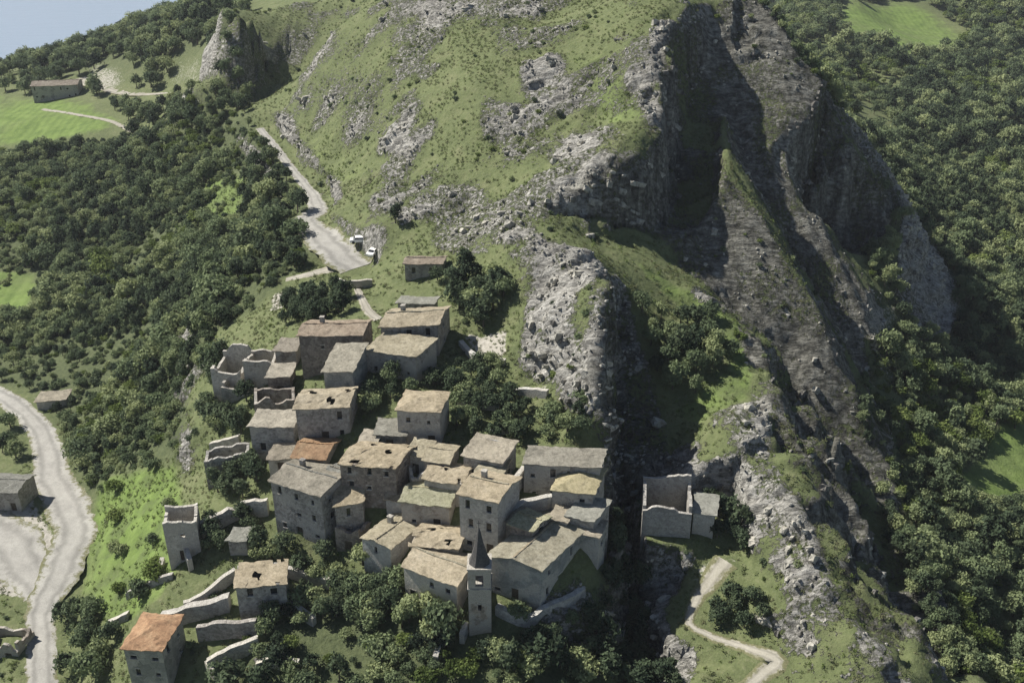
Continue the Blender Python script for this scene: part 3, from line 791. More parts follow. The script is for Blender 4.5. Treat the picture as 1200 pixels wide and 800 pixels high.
def auto_opens(L, h, r, door=False, dens=0.7, low=0.9):
    out = []
    cols = max(1, int((L - 0.8) / 2.5)); rows = max(1, int((h + 0.4) / 2.9))
    for j in range(rows):
        for i in range(cols):
            if r.random() > dens: continue
            c = L * (i + 0.5) / cols + r.uniform(-0.25, 0.25)
            ww, hh = r.choice((0.28, 0.36, 0.42, 0.5)), r.choice((0.7, 1.0, 1.3, 1.6))
            z0 = low + j * (h / rows) + r.uniform(-0.1, 0.15)
            if door and j == 0 and i == cols // 2:
                ww, z0, hh = 0.6, 0.02, 2.1
            z1 = min(z0 + hh, h - 0.45)
            if z1 - z0 < 0.5: continue
            out.append((c - ww, c + ww, z0, z1))
    return out

def house(name, label, eL, eR, h, d, roof='gable', pitch=19, rmat='tan', wmat='wall', sk=0.0, seed=1, cat='house', group=None,
          chim=0, broken=0.0, dens=0.7, over=0.35, cut=None, door=True, side_h=0):
    r = random.Random(seed * 101 + 5)
    if cat != 'church': d *= 0.82
    sk += r.uniform(-0.5, 0.7)
    if seed in (5, 13, 22, 31, 18) and not broken: broken = r.uniform(0.12, 0.3)
    zE = solve_eave(0.5 * (eL[0] + eR[0]), 0.5 * (eL[1] + eR[1]), h)
    a, b = at_z(*eL, zE), at_z(*eR, zE)
    ex = b[:2] - a[:2]; L = float(np.linalg.norm(ex)); ex /= L
    ey = np.array([-ex[1], ex[0]])
    g0 = zE - h
    mid = a[:2] + ex * L / 2 + ey * d / 2
    root = empty(name, (mid[0], mid[1], g0), math.atan2(ex[1], ex[0]))
    tag(root, label, cat, group)
    def xf(p): return (p[0] - L / 2 + sk * (p[1] / d), p[1] - d / 2, p[2])
    corners = [a[:2], b[:2], b[:2] + ey * d + ex * sk, a[:2] + ey * d + ex * sk]
    FOOT.append(corners)
    zb = min(float(H(c[0], c[1])) for c in corners) - g0 - 1.2
    tp = math.tan(math.radians(pitch))
    def rz(x, y):
        x = min(max(x, 0), L); y = min(max(y, 0), d)
        if roof == 'gable': return h + tp * min(y, d - y)
        if roof == 'gable_side': return h + tp * min(x, L - x)
        if roof == 'hip': return h + tp * min(y, d - y, x, L - x)
        if roof == 'shed': return h + tp * y
        if roof == 'shed_front': return h + tp * (d - y)
        return h
    t = 0.5
    ruin = roof == 'ruin'
    def jag(s, ph):
        k0 = int(math.floor(s / 1.9)); f = s / 1.9 - k0
        ra, rb = random.Random(int(ph * 977) + k0).uniform(-1.3, 0.3), random.Random(int(ph * 977) + k0 + 1).uniform(-1.3, 0.3)
        f = min(1, max(0, (f - 0.55) / 0.3))
        return max(0.8, h + ra + (rb - ra) * f + random.Random(int(s * 100) + int(ph * 31)).uniform(-0.15, 0.15))
    def top(wall):
        if ruin:
            ph = seed * 1.7 + wall
            f = (cut or {}).get(wall, 1.0)
            return lambda s: max(0.4, jag(s, ph) * f)
        th = 0.2
        if wall == 0: return lambda s: rz(s, 0) - th
        if wall == 1: return lambda s: rz(s, d) - th
        if wall == 2: return lambda s: rz(0, s + t) - th
        return lambda s: rz(L, s + t) - th
    mb = MB(); wins = []
    specs = [(0, L, lambda s, q, z: (s, q, z), h), (1, L, lambda s, q, z: (s, d - q, z), h),
             (2, d - 2 * t, lambda s, q, z: (q, s + t, z), h), (3, d - 2 * t, lambda s, q, z: (L - q, s + t, z), h)]
    for wall, LL, mf, hh in specs:
        lim = hh
        if ruin: lim = min(top(wall)(LL * i / 24) for i in range(25))
        ops = auto_opens(LL, lim, r, door and wall == 0, dens) if lim > 1.9 and LL > 1.6 and wall != 1 else []
        wall_strip(mb, mf, LL, zb, top(wall), t, ops, 0.7 if ruin else 1.2)
        for (x0, x1, z0, z1) in ops: wins.append((mf, x0, x1, z0, z1, z0 < 0.3))
    mb.build('walls', M[wmat], root, xf)
    for (mf, x0, x1, z0, z1, isdoor) in wins:
        w = MB()
        def bx(s0, s1, q0, q1, za, zc):
            P = [mf(s, q, z) for z in (za, zc) for (s, q) in ((s0, q0), (s1, q0), (s1, q1), (s0, q1))]
            n = len(w.V); w.V += P
            for f in ((0, 1, 2, 3), (4, 5, 6, 7), (0, 1, 5, 4), (1, 2, 6, 5), (2, 3, 7, 6), (3, 0, 4, 7)): w.F.append(tuple(n + k for k in f))
        if isdoor:
            bx(x0 + 0.01, x1 - 0.01, 0.25, 0.32, z0, z1 - 0.01)
            w.build('door', M['wood'], root, xf)
        else:
            if ruin:
                bx(x0 - 0.12, x1 + 0.12, -0.03, 0.12, z1 - 0.004, z1 + 0.16); w.build('lintel', M['wall_pale'], root, xf)
            else:
                bx(x0 + 0.01, x1 - 0.01, 0.25, 0.29, z0 + 0.01, z1 - 0.01); wo = w.build('window', M['glass'], root, xf)
                w = MB(); bx(x0 - 0.12, x1 + 0.12, -0.06, 0.12, z0 - 0.14, z0 + 0.004); w.build('sill', M['wall_pale'], wo, xf)
                w = MB(); bx(x0 - 0.12, x1 + 0.12, -0.03, 0.12, z1 - 0.004, z1 + 0.16); w.build('lintel', M['wall_pale'], wo, xf)
    if not ruin:
        o = over
        nxg = max(3, int((L + 2 * o) / 0.6)); nyg = max(4, int((d + 2 * o) / 0.6))
        nyg += nyg % 2; nxg += nxg % 2
        xs = [-o + (L + 2 * o) * i / nxg for i in range(nxg + 1)]; ys = [-o + (d + 2 * o) * j / nyg for j in range(nyg + 1)]
        def sagf(x, y): return 0.8 * (0.10 * math.sin(x * 1.1 + seed) * math.sin(y * 0.9 + seed * 2) - 0.12 * math.sin(math.pi * min(max(x / L, 0), 1)))
        jb = 0.22 if broken else 0.05
        ej = {(round(x, 3), round(y, 3)): (r.uniform(-.13, .13), r.uniform(-.13, .13)) if (x in (xs[0], xs[-1]) or y in (ys[0], ys[-1])) else (r.uniform(-jb, jb), r.uniform(-jb, jb)) for x in xs for y in ys}
        V, F = [], []
        for dz in (0.0, -0.17):
            for y in ys:
                for x in xs:
                    e = tp * (min(0, x, L - x) if roof in ('gable_side',) else min(0, y, d - y) if roof == 'gable' else min(0, x, L - x, y, d - y) if roof == 'hip' else min(0, y) if roof == 'shed' else 0)
                    if roof == 'shed' and y > d: e = tp * (y - d)
                    sag = sagf(x, y) + r.uniform(-0.045, 0.045) if dz == 0 else 0
                    jx_, jy_ = ej[(round(x, 3), round(y, 3))]
                    V.append(xf((x + jx_, y + jy_, rz(x, y) + e + dz + sag + 0.04)))
        W = nxg + 1; NP = W * (nyg + 1)
        keep = set()
        for j in range(nyg):
            for i in range(nxg):
                if broken and math.sin(i * 0.55 + seed * 3.1) * math.sin(j * 0.7 + seed * 1.3) + 0.35 * math.sin(i * 1.9 + j * 1.3) > 1.15 - broken * 1.6: continue
                keep.add((i, j))
        for (i, j) in keep:
            q = j * W + i
            F.append((q, q + 1, q + W + 1, q + W)); F.append((q + NP, q + W + NP, q + W + 1 + NP, q + 1 + NP))
            for (di, dj, e0, e1) in ((-1, 0, q, q + W), (1, 0, q + 1, q + W + 1), (0, -1, q, q + 1), (0, 1, q + W, q + W + 1)):
                if (i + di, j + dj) not in keep: F.append((e0, e1, e1 + NP, e0 + NP))
        ro = obj('roof', new_mesh('roof', V, F, M[rmat]), root)
        if roof in ('gable', 'gable_side') and not broken:
            rb = MB()
            if roof == 'gable':
                k = int(L / 0.45)
                for i in range(k): rb.box(L * i / k, L * (i + 0.94) / k, d / 2 - 0.14, d / 2 + 0.14, rz(0, d / 2) - 0.12, rz(0, d / 2) + 0.13 + r.uniform(-0.04, 0.04) + sagf(L * i / k, d / 2))
            else:
                k = int(d / 0.45)
                for i in range(k): rb.box(L / 2 - 0.14, L / 2 + 0.14, d * i / k, d * (i + 0.94) / k, rz(L / 2, 0) - 0.12, rz(L / 2, 0) + 0.13 + r.uniform(-0.04, 0.04) + sagf(L / 2, d * i / k))
            rb.build('ridge_tiles', M[rmat], ro, xf)
        for c in range(chim):
            cx, cy = L * (0.25 + 0.5 * c + 0.1 * r.random()), d * 0.62
            cb = MB(); z = rz(cx, cy)
            cb.box(cx - 0.35, cx + 0.35, cy - 0.3, cy + 0.3, z - 0.5, z + 1.1)
            cb.box(cx - 0.42, cx + 0.42, cy - 0.37, cy + 0.37, z + 1.1, z + 1.22)
            cb.build('chimney', M['wall'], ro, xf)
    return root

# ------------------------------------------------------------------ the village
house('stone_house', 'broad stone house with tan tiled roof above the upper path', (446,382), (513,379), 6.5, 8, 'gable', 17, 'tan', 'wall', 2.0, 1, chim=1)
house('stone_house', 'low house with pale single-slope roof just below the broad tan-roofed house', (428,409), (487,417), 5, 6, 'shed', 12, 'tan', 'wall', 2.0, 2)
house('stone_house', 'long house with pinkish tan roof beside the dark trees under the lane', (350,392), (424,391), 7.5, 6.5, 'gable', 17, 'pink', 'wall_brown', 1.5, 3, chim=1)
house('stone_house', 'narrow upright house with pale roof sloping to a bright edge', (379,434), (413,434), 6.5, 7.5, 'shed', 16, 'pale', 'plaster', 1.2, 4)
house('stone_house', 'house with grey tan roof and plain front wall below the narrow upright house', (346,478), (408,475), 7, 7, 'gable', 16, 'tan', 'wall', 0.8, 5)
house('stone_house', 'square detached house with tan hipped roof among dark trees', (465,479), (515,481), 7, 7, 'hip', 16, 'tan', 'wall', 0.6, 6)
house('outbuilding', 'small low outbuilding with grey slab roof in front of the square detached house', (440,508), (475,509), 3.2, 4.5, 'shed', 8, 'grey', 'plaster', 0.3, 7, cat='outbuilding')
house('stone_house', 'house with narrow pale lean-to roof on the western edge beside the ruined brown wall', (292,498), (343,499), 6, 4.5, 'shed', 10, 'pale', 'wall', 0.3, 8)
house('ruined_house', 'roofless brown walls behind the pale lean-to roof', (297,469), (345,467), 5, 5.5, 'ruin', 0, wmat='wall_brown', seed=9, cat='ruin')
house('stone_house', 'small house with bright orange tile roof in the middle of the village', (342,534), (380,537), 3.8, 7, 'gable', 18, 'orange', 'wall_brown', 1.5, 10)
house('outbuilding', 'grey lean-to against the small orange-roofed house', (314,537), (341,536), 3, 4, 'shed', 10, 'grey', 'wall', 0.3, 11, cat='outbuilding')
house('stone_house', 'tall grey house with window rows facing the western valley', (317,562), (376,580), 10, 9, 'gable', 15, 'grey', 'wall', 0.5, 12, chim=1)
house('stone_house', 'tall wide house with tan roof right behind the lean-to wing', (398,542), (463,547), 8.5, 7.5, 'gable', 16, 'tan', 'wall_brown', 1.5, 13)
house('outbuilding', 'lean-to wing stepping down beside the tall wide house', (392,592), (425,586), 7, 5, 'shed', 14, 'tan', 'wall', 0.8, 14, cat='outbuilding')
house('ruined_house', 'small roofless pale shell between tan roofs', (482,557), (509,553), 3.4, 4.5, 'ruin', 0, wmat='wall_pale', seed=15, cat='ruin')
house('stone_house', 'little house with tan roof against the bright white roof', (497,538), (526,542), 4.5, 6, 'gable', 17, 'tan', 'wall', 0.5, 16)
house('stone_house', 'house with bright whitish roof sloping down toward the hillside trees', (543,532), (588,541), 4.5, 5, 'shed', 18, 'pale', 'wall', 0.4, 17)
house('stone_house', 'low house with olive tan roof behind the tall windowed house', (497,560), (541,566), 5, 6, 'gable', 17, 'tan', 'wall', 0.6, 18)
house('stone_house', 'tall four-storey house with rows of windows in the village centre', (538,577), (583,587), 10.5, 8, 'gable', 15, 'tan', 'wall_pale', 0.5, 19, dens=0.85, chim=1)
house('stone_house', 'house with broad olive roof beside the tall four-storey house', (470,586), (526,592), 5, 7, 'gable', 16, 'cream', 'wall_brown', 0.6, 20)
house('stone_house', 'house with wide weathered tan roof and white corner over the lower trees', (424,629), (457,641), 6.5, 9.5, 'gable_side', 14, 'tan', 'wall_pale', 1.5, 21, chim=1)
house('stone_house', 'low house with tan roof and bright ridge above the bell tower trees', (481,637), (537,641), 4.5, 6, 'gable', 18, 'tan', 'wall_brown', 0.6, 22)
house('stone_house', 'house with lichen tan roof standing left of the bell tower', (473,662), (535,685), 6.5, 8, 'gable', 15, 'tan', 'wall_pale', 0.3, 23)
house('church', 'long church nave with tan roof beside the bell tower', (571,651), (634,667), 7, 12.5, 'gable_side', 15, 'tan', 'plaster', 3.5, 24, cat='church', dens=0.4)
house('stone_house', 'small house with pale green roof tucked behind the church nave', (598,612), (624,621), 5.5, 5.0, 'gable', 17, 'cream', 'wall_brown', 0.6, 25)
house('stone_house', 'little house with pale lean-to roof at the cliff edge behind the church', (664,603), (696,609), 4.5, 5, 'shed', 12, 'pale', 'wall', 1.2, 26)
house('stone_house', 'house with cream hipped roof above the eastern gully', (647,572), (695,577), 6.5, 8, 'hip', 18, 'cream', 'wall', 0.8, 27, chim=1)
house('stone_house', 'long grey flat-roofed house behind the cream hipped roof', (614,542), (703,546), 7, 4.5, 'shed', 7, 'grey', 'wall', 0.3, 28)
house('ruined_house', 'wide roofless stone house with bright wall edges alone across the eastern gully', (754,588), (812,592), 6.6, 8.5, 'ruin', 0, wmat='wall_pale', seed=29, cat='ruin', cut={0: 0.9, 1: 1.2, 2: 1.05})
house('outbuilding', 'low pale-roofed wing joined to the wide roofless house across the gully', (813,599), (838,602), 4.6, 5, 'shed', 8, 'pale', 'wall_pale', 0.2, 43, cat='outbuilding')
house('orange_roof_house', 'tall plastered house with orange hipped roof over the lower terraces', (144,757), (189,760), 10, 8.5, 'hip', 22, 'orange', 'plaster', 0.3, 30, dens=0.8)
house('stone_house', 'house with flat pale tan roof among the terrace walls', (276,687), (334,682), 6, 5.5, 'shed', 6, 'tan', 'wall', 0.3, 31)
house('ruined_tower', 'square roofless tower with white wall tops on the grassy slope', (190,614), (229,607), 8, 6, 'ruin', 0, wmat='wall_pale', seed=32, cat='ruin', dens=0.3)
house('stone_hut', 'tiny stone hut with pale roof between the garden walls', (267,632), (288,632), 3.2, 3, 'shed', 8, 'pale', 'wall', 0.2, 33, cat='hut', dens=0.3)
house('ruined_house', 'roofless pale ruin with broken gable at the western village edge', (246,432), (281,434), 6, 8, 'ruin', 0, wmat='wall_pale', seed=34, cat='ruin', cut={1: 1.3})
house('ruined_house', 'roofless grey shell next to the ruin with broken gable', (284,424), (318,424), 5.5, 7, 'ruin', 0, wmat='wall', seed=35, cat='ruin')
house('outbuilding', 'small shed with pale roof under the long pinkish-roofed house', (313,441), (339,440), 4.2, 4, 'shed', 10, 'pale', 'wall_brown', 0.3, 36, cat='outbuilding')
house('stone_house', 'low cottage with pinkish roof beside the road square', (474,308), (518,308), 3.2, 4, 'gable', 18, 'pink', 'wall', 0.5, 37)
house('shed', 'low shed with pale strip roof behind the broad tan-roofed house', (466,354), (508,355), 2.8, 2.2, 'shed', 8, 'pale', 'wall', 0.6, 38, cat='shed')
house('farmhouse', 'long farmhouse with pinkish roof on the coastal hill beside the pale bank', (36,101), (90,99), 6, 9, 'gable', 17, 'pink', 'wall', 1, 39, dens=0.6)
house('roadside_house', 'grey-roofed house beside the valley road and gravel lot', (-22,574), (20,576), 5, 7, 'gable', 18, 'grey', 'wall', 0.5, 40)
house('roadside_ruin', 'rust brown roofless building beside the lower valley road', (-34,752), (18,757), 3.5, 6, 'ruin', 0, wmat='wall_brown', seed=41, cat='ruin')
house('roadside_shed', 'low pale shed at the forest edge by the valley road', (42,470), (76,467), 2.4, 4, 'shed', 6, 'pale', 'wall_pale', 0.3, 42, cat='shed', dens=0.2)

for q, (lab, a, b, h_, d_, rf, rm, wm) in enumerate([
 ('low roofless wall block on the western edge under the lean-to roof', (238,537), (290,531), 4.5, 5, 'ruin', 'grey', 'wall'),
 ('tiny pale-roofed lean-to in front of the cream hipped roof', (646,607), (664,610), 3, 3, 'shed', 'pale', 'wall'),
 ('pale flat roof stepping down between the church nave and the gully', (668,621), (702,628), 3.6, 3.6, 'shed', 'pale', 'plaster'),
 ('small grey lean-to in the lane beside the four-storey house', (586,607), (604,613), 4, 4, 'shed', 'grey', 'wall'),
 ('small tan-roofed annex between the wide tan roof and the tall wide house', (452,583), (470,586), 3.2, 3.4, 'shed', 'tan', 'wall_pale'),
 ('grey gabled annex behind the tall grey house', (379,557), (398,560), 5, 4.5, 'gable', 'grey', 'wall'),
 ('tan lean-to against the square detached house', (476,530), (498,534), 4, 4, 'shed', 'tan', 'wall'),
 ('tan lean-to between the bright whitish roof and the long grey house', (558,553), (586,557), 4, 4, 'shed', 'tan', 'wall_brown'),
 ('little brown-walled lean-to beside the long pinkish-roofed house', (322,410), (346,410), 4, 4, 'shed', 'grey', 'wall_brown'),
 ('low roofless pen under the pale ruins', (258,450), (304,452), 2.8, 4, 'ruin', 'grey', 'wall'),
 ('narrow pale-roofed annex left of the square detached house', (420,520), (438,523), 3.4, 4, 'shed', 'pale', 'wall'),
 ('roofless shell on the terraces below the tall grey house', (392,618), (420,622), 4.5, 4, 'ruin', 'grey', 'wall_brown'),
]):
    house('outbuilding' if rf != 'ruin' else 'ruined_house', lab, a, b, h_, d_, rf, 10 if rf == 'shed' else 17, rm, wm, 0.4, 50 + q, cat='outbuilding' if rf != 'ruin' else 'ruin', dens=0.5)

# bell tower
def bell_tower():
    h = 12.0
    zE = solve_eave(562, 668, h)
    a, b = at_z(548, 668, zE), at_z(575, 668, zE)
    w = float(b[0] - a[0]); g = zE - h
    cx, cy = 0.5 * (a[0] + b[0]), a[1] + w / 2
    root = empty('bell_tower', (cx, cy, g)); tag(root, 'slender stone bell tower with dark pointed spire', 'bell tower')
    FOOT.append([(cx - w, cy - w), (cx + w, cy - w), (cx + w, cy + w), (cx - w, cy + w)])
    t = 0.55; mb = MB(); k = w / 2
    ops = [(w / 2 - 0.55, w / 2 + 0.55, h - 3.0, h - 1.0)]
    op2 = [(w / 2 - t - 0.55, w / 2 - t + 0.55, h - 3.0, h - 1.0)]
    slot = [(w / 2 - 0.25, w / 2 + 0.25, 4.5, 5.6)]
    wall_strip(mb, lambda s, q, z: (s - k, q - k, z), w, -3, lambda s: h, t, ops + slot, 1.0)
    wall_strip(mb, lambda s, q, z: (s - k, k - q, z), w, -3, lambda s: h, t, ops, 1.0)
    wall_strip(mb, lambda s, q, z: (q - k, s - k + t, z), w - 2 * t, -3, lambda s: h, t, op2, 1.0)
    wall_strip(mb, lambda s, q, z: (k - q, s - k + t, z), w - 2 * t, -3, lambda s: h, t, op2, 1.0)
    mb.build('shaft', M['wall_brown'], root)
    for z in (h - 3.6, h):
        c = MB(); c.box(-k - 0.12, k + 0.12, -k - 0.12, k + 0.12, z + 0.002, z + 0.24); c.build('cornice', M['wall'], root)
    s = MB(); n = 8; r0 = k * 0.98; z0 = h + 0.3; hs = 6.2
    prof = [(1.0, 0), (0.8, 0.12), (0.42, 0.5), (0.16, 0.85), (0.0, 1.0)]
    for i in range(n):
        a0, a1 = 2 * math.pi * i / n + math.pi / 8, 2 * math.pi * (i + 1) / n + math.pi / 8
        for (p0, q0), (p1, q1) in zip(prof[:-1], prof[1:]):
            s.quad((r0 * p0 * math.cos(a0), r0 * p0 * math.sin(a0), z0 + hs * q0), (r0 * p0 * math.cos(a1), r0 * p0 * math.sin(a1), z0 + hs * q0),
                   (r0 * p1 * math.cos(a1), r0 * p1 * math.sin(a1), z0 + hs * q1), (r0 * p1 * math.cos(a0), r0 * p1 * math.sin(a0), z0 + hs * q1))
    s.build('spire', M['slate'], root)
    f = MB(); f.box(-0.04, 0.04, -0.04, 0.04, z0 + hs - 0.2, z0 + hs + 1.0); f.box(-0.28, 0.28, -0.035, 0.035, z0 + hs + 0.55, z0 + hs + 0.63); f.build('cross', M['slate'], root)
    bl = MB()
    for i in range(8):
        a0, a1 = math.pi * i / 4, math.pi * (i + 1) / 4
        for (p0, q0), (p1, q1) in zip([(0.5, 0), (0.36, 0.3), (0.3, 0.6), (0.05, 0.75)], [(0.36, 0.3), (0.3, 0.6), (0.05, 0.75), (0.04, 1.1)]):
            bl.quad(*[(r * math.cos(a), r * math.sin(a), h - 2.2 + q) for r, a, q in ((p0, a0, q0), (p0, a1, q0), (p1, a1, q1), (p1, a0, q1))])
    bl.build('bell', M['slate'], root)
bell_tower()

# free-standing and terrace walls: photo points of the wall tops
def stone_wall(label, px, h, th=0.7, mat='wall_pale', seed=0, name='stone_wall', cat='wall'):
    P = []
    for u, v in px:
        z = solve_eave(u, v, h); P.append(at_z(u, v, z))
    L = smooth_line(P, 0.9)
    r = random.Random(seed)
    base = L[len(L) // 2].copy(); base[2] -= h
    mb = MB(); n = len(L)
    tg = np.gradient(L[:, :2], axis=0); tg /= np.linalg.norm(tg, axis=1)[:, None] + 1e-9
    rows = []
    for i in range(n):
        nrm_ = np.array([-tg[i, 1], tg[i, 0]]) * th / 2
        top = L[i, 2] + 0.15 * math.sin(i * 0.9 + seed) + r.uniform(-0.16, 0.1) - (h * 0.3 if r.random() < 0.025 else 0)
        lo = min(float(H(L[i, 0], L[i, 1])), L[i, 2] - h) - 1.0
        A, B = L[i, :2] + nrm_ - base[:2], L[i, :2] - nrm_ - base[:2]
        rows.append(((A[0], A[1], lo - base[2]), (A[0], A[1], top - base[2]), (B[0], B[1], top - base[2]), (B[0], B[1], lo - base[2])))
    for i in range(n - 1):
        a, b = rows[i], rows[i + 1]
        for k in range(3): mb.quad(a[k], a[k + 1], b[k + 1], b[k])
    mb.quad(*rows[0]); mb.quad(*rows[-1])
    o = mb.build(name, M[mat], None, loc=tuple(base))
    tag(o, label, cat)
    return o
stone_wall('curved garden wall running from the square roofless tower to the tall grey house', [(234,612),(252,602),(274,591),(292,587),(313,584)], 3.0, 0.8, seed=1)
stone_wall('stepped wall climbing to the flat pale tan roof', [(215,706),(240,692),(258,678),(275,664)], 2.2, 0.7, seed=2)
stone_wall('thick pale terrace wall in front of the flat pale tan roof', [(188,718),(212,712),(240,705),(268,697)], 2.6, 1.3, seed=3)
stone_wall('long grey terrace wall behind the orange hipped roof', [(230,732),(255,729),(280,727),(300,725)], 3.0, 0.8, 'wall', seed=4)
stone_wall('slanting terrace wall below the long grey terrace wall', [(242,772),(262,763),(285,752),(302,744)], 2.4, 0.8, seed=5)
stone_wall('short wall turning downhill from the slanting terrace wall', [(242,773),(249,783),(262,791),(278,798)], 1.6, 0.7, seed=6)
stone_wall('low wall on the grassy slope under the square roofless tower', [(148,694),(168,684),(186,676),(202,670)], 1.2, 0.7, seed=7)
stone_wall('low pale wall behind the orange hipped roof on the grass edge', [(126,728),(138,722),(150,716)], 1.2, 0.9, seed=8)
stone_wall('wall running down from the square roofless tower toward the hut', [(212,630),(218,642),(222,655)], 2.4, 0.8, seed=9)
stone_wall('broken wall slanting down the western grass from the square roofless tower', [(190,652),(186,664),(180,674)], 1.6, 0.7, seed=10)
stone_wall('rounded ruined wall between the four-storey house and the cream hipped roof', [(592,604),(607,589),(627,581),(647,580)], 3.2, 0.9, seed=11)
stone_wall('bright wall top climbing beside the long grey flat-roofed house', [(598,566),(606,556),(614,546)], 3.2, 0.8, seed=12)
stone_wall('broken churchyard wall below the church nave', [(582,708),(600,718),(622,722),(640,708),(660,700),(684,688)], 1.4, 0.9, seed=13)
stone_wall('pale stub of wall left of the bell tower foot', [(546,728),(541,742)], 2.0, 0.8, seed=14)
stone_wall('low pale wall along the hillside garden under the rock face', [(592,453),(612,455),(642,457)], 1.2, 0.8, seed=15)
stone_wall('pale retaining wall holding the white gravel terrace', [(540,398),(560,418),(592,421)], 1.0, 0.9, seed=16)
stone_wall('garden wall across the dark trees above the bright whitish roof', [(536,467),(562,470),(585,472)], 1.4, 0.7, seed=17)
stone_wall('low wall among shrubs above the bright whitish roof', [(575,503),(590,500),(612,499)], 1.2, 0.8, seed=18)
stone_wall('wall of the road square facing the dark trees', [(392,326),(412,328),(436,326)], 1.6, 0.6, 'wall', seed=19)
stone_wall('terrace wall on the western edge below the brown roofless walls', [(246,520),(262,514),(280,509)], 2.2, 0.8, seed=20)
stone_wall('long ruined terrace wall under the tall grey house', [(322,660),(350,668),(380,676),(405,684)], 1.8, 0.8, seed=23)
stone_wall('broken garden wall in the wood below the flat pale tan roof', [(338,700),(352,712),(368,722)], 1.8, 0.8, seed=24)
stone_wall('lower terrace wall crossing the wood below the slanting walls', [(300,775),(325,770),(350,772)], 1.8, 0.8, seed=25)
stone_wall('stepped wall falling from the churchyard toward the wood', [(520,738),(515,752),(510,768)], 2.0, 0.8, seed=26)

# parked cars by the road square
def car(label, u, v, rz, s=1.0):
    g = ground(u, v)
    FOOT.append([(g[0] - 4, g[1] - 4), (g[0] + 4, g[1] - 4), (g[0] + 4, g[1] + 4), (g[0] - 4, g[1] + 4)])
    root = empty('parked_car', g, rz); tag(root, label, 'car')
    prof = [(-2.0, 0.35), (-2.05, 0.75), (-1.9, 0.95), (-1.3, 1.02), (-0.75, 1.45), (0.9, 1.48), (1.6, 1.05), (1.95, 0.95), (2.0, 0.4)]
    mb = MB()
    n = len(prof)
    for (x0, z0), (x1, z1) in zip(prof, prof[1:] + prof[:1]):
        k0, k1 = (0.68 if z0 > 1.2 else 0.84), (0.68 if z1 > 1.2 else 0.84)
        mb.quad((x0, -k0, z0), (x1, -k1, z1), (x1, k1, z1), (x0, k0, z0))
    for sd in (-1, 1):
        i0 = len(mb.V)
        mb.V += [(x, sd * (0.68 if z > 1.2 else 0.84), z) for x, z in prof]
        mb.F.append(tuple(range(i0, i0 + n)))
    mb.build('body', M['white'], root)
    for sd in (-1, 1):
        w = MB(); w.quad((-1.1, sd * 0.83, 1.06), (1.4, sd * 0.83, 1.08), (0.8, sd * 0.70, 1.42), (-0.7, sd * 0.70, 1.40)); w.build('side_window', M['glass'], root)
    w = MB(); w.quad((-1.28, -0.72, 1.05), (-1.28, 0.72, 1.05), (-0.8, 0.6, 1.44), (-0.8, -0.6, 1.44)); w.build('windscreen', M['glass'], root)
    w = MB(); w.quad((1.58, -0.72, 1.09), (1.58, 0.72, 1.09), (0.95, 0.6, 1.48), (0.95, -0.6, 1.48)); w.build('rear_window', M['glass'], root)
    for x in (-1.25, 1.25):
        for sd in (-1, 1):
            w = MB()
            for i in range(12):
                a0, a1 = math.pi * i / 6, math.pi * (i + 1) / 6
                p = [(x + 0.33 * math.cos(a), 0.33 + 0.33 * math.sin(a)) for a in (a0, a1)]
                y0, y1 = sd * 0.66, sd * 0.87
                w.quad((p[0][0], y0, p[0][1]), (p[1][0], y0, p[1][1]), (p[1][0], y1, p[1][1]), (p[0][0], y1, p[0][1]))
                w.tri((x, y1, 0.33), (p[0][0], y1, p[0][1]), (p[1][0], y1, p[1][1]))
            w.build('wheel', M['tyre'], root)
    for sd in (-1, 1):
        w = MB(); w.box(-2.06, -1.98, sd * 0.62 - 0.15, sd * 0.62 + 0.15, 0.68, 0.84); w.build('headlight', M['metal'], root)
car('white car parked under the hillside beside the road square', 421, 284, 0.1)
car('white car parked nose-on beside the pinkish-roofed cottage', 438, 298, 1.2)

# ------------------------------------------------------------------ scattered limestone
def ico():
    t_ = (1 + 5 ** 0.5) / 2
    V = np.array([(-1, t_, 0), (1, t_, 0), (-1, -t_, 0), (1, -t_, 0), (0, -1, t_), (0, 1, t_), (0, -1, -t_), (0, 1, -t_), (t_, 0, -1), (t_, 0, 1), (-t_, 0, -1), (-t_, 0, 1)], float)
    V /= np.linalg.norm(V[0])
    F = [(0, 11, 5), (0, 5, 1), (0, 1, 7), (0, 7, 10), (0, 10, 11), (1, 5, 9), (5, 11, 4), (11, 10, 2), (10, 7, 6), (7, 1, 8), (3, 9, 4), (3, 4, 2), (3, 2, 6), (3, 6, 8), (3, 8, 9), (4, 9, 5), (2, 4, 11), (6, 2, 10), (8, 6, 7), (9, 8, 1)]
    return V, F
def subdiv(V, F):
    V = [tuple(v) for v in V]; mid = {}; G = []
    def m_(a, b):
        k = (min(a, b), max(a, b))
        if k not in mid:
            p = (np.array(V[a]) + np.array(V[b])); p /= np.linalg.norm(p); mid[k] = len(V); V.append(tuple(p))
        return mid[k]
    for a, b, c in F:
        x, y, z = m_(a, b), m_(b, c), m_(c, a)
        G += [(a, x, z), (b, y, x), (c, z, y), (x, y, z)]
    return np.array(V), G
IV, IF = ico(); IV2, IF2 = subdiv(IV, IF)
def boxy(V):                 # blocky, cubic-ish rounding so that the stones read as broken slabs
    return np.sign(V) * np.abs(V) ** 0.32

